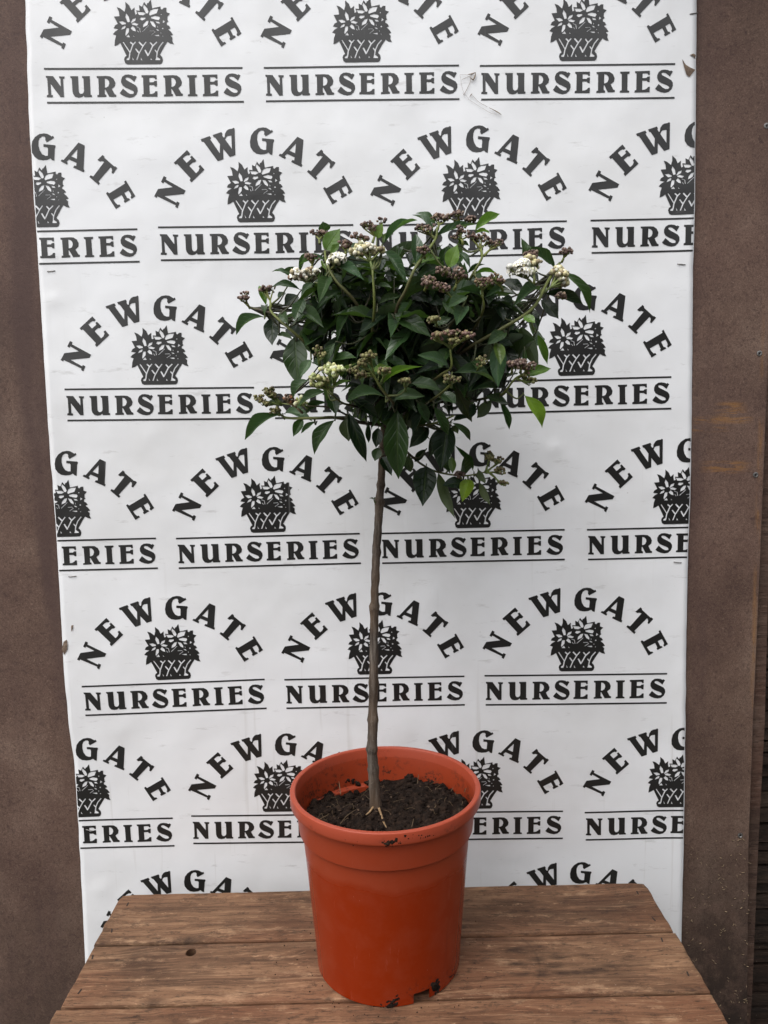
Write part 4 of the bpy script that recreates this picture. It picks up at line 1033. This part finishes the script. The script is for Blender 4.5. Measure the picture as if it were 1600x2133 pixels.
# ---- flower clusters: foot of the stalk, centre of the buds, size, kind
CLU = {1: [(162,888,120,805,110,60,'p'),(340,885,322,750,120,95,'p'),(640,705,630,620,260,80,'w'),(845,560,905,495,200,85,'W'),(1185,570,1140,410,260,110,'c'),(1185,345,1225,215,270,110,'p'),(1120,380,1080,310,120,62,'p'),(745,352,735,272,140,55,'p'),(960,450,965,375,130,80,'p'),(680,560,690,475,130,55,'p'),(590,640,560,640,100,70,'w')],
 2: [(205,240,232,140,120,60,'p'),(400,190,362,125,150,110,'p'),(430,220,480,155,45,36,'p'),(190,320,110,232,240,80,'p'),(420,360,390,262,210,90,'p'),(575,455,560,320,190,90,'p'),(590,455,690,350,180,80,'p'),(100,470,80,410,70,60,'p'),(350,640,275,578,165,62,'p'),(345,740,385,625,80,95,'p'),(100,740,130,662,85,95,'p'),(290,765,265,712,130,90,'p'),
     (580,795,572,672,200,150,'q'),(750,740,712,665,100,90,'q'),(1000,695,900,575,250,110,'W'),(1010,690,1010,520,150,90,'c'),(1085,760,1225,655,160,170,'c'),(1240,505,1280,420,110,70,'p'),(1010,520,990,452,100,44,'p'),(1240,760,1235,792,70,40,'p'),(318,1222,205,1138,120,60,'q'),(318,1222,325,1088,110,70,'q'),(318,1222,455,1122,115,60,'q'),(320,1200,340,1158,36,30,'n'),(200,1030,195,992,65,36,'n')],
 3: [(745,240,720,158,165,115,'n'),(842,485,760,390,190,130,'e'),(845,480,880,310,130,130,'e'),(845,480,800,290,140,70,'e'),(1200,335,1160,165,70,60,'n'),(1200,335,1118,240,80,50,'n'),(1205,330,1022,282,50,50,'n'),(1205,335,1095,330,75,46,'n'),(1250,400,1295,305,60,40,'n'),(430,572,340,455,90,60,'n'),(430,572,295,482,70,60,'n'),(430,575,238,525,60,50,'n'),(430,575,290,562,60,40,'n'),(430,570,370,495,60,50,'n'),(600,640,500,548,180,90,'b'),(640,600,590,550,80,60,'e'),(410,660,388,632,75,50,'n'),(1460,460,1455,388,36,30,'n')],
 4: [(380,405,382,345,115,80,'n'),(905,335,1012,262,100,60,'p'),(900,340,985,370,140,95,'n'),(860,300,868,235,60,60,'p'),(930,290,932,218,40,30,'p'),(590,270,620,200,50,110,'n'),(650,1085,688,965,55,60,'n'),(650,1085,755,1002,85,70,'n'),(660,1085,785,1075,80,50,'n'),(690,1090,785,1170,65,66,'n'),(460,1130,440,1098,40,30,'p')]}
BC = {'p': [(.125, .080, .066), (.165, .110, .088), (.088, .055, .045), (.22, .165, .120)], 'q': [(.17, .10, .08), (.20, .15, .09), (.22, .20, .10), (.13, .075, .06)], 'w': [(.62, .58, .46), (.45, .40, .26), (.20, .125, .085), (.72, .70, .60)],
      'W': [(.80, .78, .66), (.74, .72, .55), (.62, .60, .38), (.80, .79, .70)], 'c': [(.55, .52, .31), (.44, .42, .23), (.30, .24, .15), (.76, .74, .60)], 'e': [(.36, .40, .16), (.46, .48, .24), (.30, .34, .14), (.62, .62, .40)],
      'n': [(.13, .125, .05), (.17, .16, .065), (.11, .085, .045), (.20, .19, .08)], 'b': [(.12, .065, .04), (.19, .10, .06), (.45, .36, .30), (.24, .10, .04)]}
SC = {'p': (.16, .18, .05), 'q': (.17, .21, .06), 'w': (.16, .18, .07), 'W': (.20, .23, .08), 'c': (.18, .22, .07), 'e': (.17, .25, .06), 'n': (.14, .19, .055), 'b': (.13, .10, .05)}
for reg, rows in CLU.items():
    s = RG[reg][2]
    for (fx, fy, cx_, cy_, wz, hz, kind) in rows:
        f = px2(reg, fx, fy); c = px2(reg, cx_, cy_); wm, hm = wz / s, hz / s
        yd = front(*c, .98) - .012; Fp = at_y(*f, front(*f, .92) - .004); Cp = at_y(*c, yd); sc_ = (Cp - CAM).dot(CF) / FPX
        kz = 1.2 if kind in 'Wwc' else 1.0; W2, H2 = wm * sc_ / 2 * kz, hm * sc_ / 2 * kz
        nh = max(4, int(W2 * H2 / (.0000165 if kind in 'WwceK' else .000028))); nh = min(nh, 24)
        st = MB(); bd = MB(); hub = Fp.lerp(Cp, .45)
        st.add(*tube(catmull([Fp, Fp.lerp(hub, .5) + Vector((0, -.002, 0)), hub], 3), [.0019, .0014], 6), vary(SC[kind]))
        for h in range(nh):
            while True:
                a, b_, e = random.uniform(-1, 1), random.uniform(-1, 1), random.uniform(-1, 1)
                if a * a + b_ * b_ + e * e < 1: break
            H = Cp + Vector((a * W2 * .90, e * W2 * .6, b_ * H2 * .78 + (1 - a * a - e * e) * H2 * .25))
            st.add(*tube(catmull([hub, hub.lerp(H, .6) + Vector((0, 0, -.0015)), H + Vector((0, 0, -.002))], 3), [.0012, .0008], 5), vary(SC[kind]))
            nb = random.randint(5, 9) if kind in 'ne' else random.randint(7, 12); hr = random.uniform(.0045, .0070)
            for _ in range(nb):
                dv = Vector((random.gauss(0, 1), random.gauss(0, 1), random.gauss(.6, .7))).normalized(); p = H + Vector((dv.x * hr, dv.y * hr, dv.z * hr * .6))
                br = random.uniform(.0017, .0030) * (1.22 if kind in 'Wwce' else .84); cc = vary(random.choice(BC[kind]), .2)
                if kind in 'W' and random.random() < .5 or kind == 'w' and random.random() < .15:
                    nz = (dv + Vector((0, -.3, .4))).normalized(); u_ = nz.orthogonal().normalized(); v_ = nz.cross(u_)
                    for k in range(5):
                        an = 2 * math.pi * k / 5; rd = u_ * math.cos(an) + v_ * math.sin(an); tn = -u_ * math.sin(an) + v_ * math.cos(an)
                        bd.add([p + nz * .001, p + rd * .0026 + tn * .0019 + nz * .0018, p + rd * .0048 + nz * .0012, p + rd * .0026 - tn * .0019 + nz * .0018], [[0, 1, 2, 3]], (.80, .79, .72))
                    lump(bd, p + nz * .001, .0012, 1, (.72, .68, .40), .1)
                else:
                    lump(bd, p, br, 1.0, cc, .12); st.add(*tube([H + Vector((0, 0, -.003)), p], .0004, 4), vary(SC[kind]))
        so_ = st.build('flower_cluster', STEM, tree, True, True)
        bd.build('buds', BUD, so_, True, True)['kind'] = 'stuff'

# ------------------------------------------------------------------ straw and shavings stuck to the board by the bench
shv = MB()
for _ in range(120):
    px = random.uniform(1428, 1562); py = 1745 + 388 * random.random() ** 1.1
    p = at_y(px, py, YB); L = random.uniform(.001, .0034); a = random.uniform(0, math.pi); d = Vector((math.cos(a), 0, math.sin(a))); n_ = Vector((-d.z, 0, d.x))
    if px < 1500 and py > 1960 and random.random() < .5: continue
    q = [p - d * L, p + n_ * L * random.uniform(-.15, .15) + Vector((0, -.0012, 0)), p + d * L]
    q = [Vector((v.x, v.y - .0006, v.z)) for v in q]
    shv.add(*tube(catmull(q, 3), [.0004, random.uniform(.0005, .0010), .0004], 4))
tag(shv.build('straw_flecks', mat_plain('straw', (0.25, 0.18, 0.11), .85, .7, 200)), 'pale straw flecks stuck to the lower right of the brown board', kind='stuff')
# crumbs of compost and grit on the bench planks round the pot
gr = MB()
for _ in range(90):
    a = random.uniform(0, 6.28); r = .112 + abs(random.gauss(0, .03)); lump(gr, (PC.x + r * math.cos(a), PC.y + r * math.sin(a), ZB + .0004), random.uniform(.0004, .0013), .7)
tag(gr.build('soil_grit', SOIL), 'scattered dark soil grit on the bench round the pot', kind='stuff')
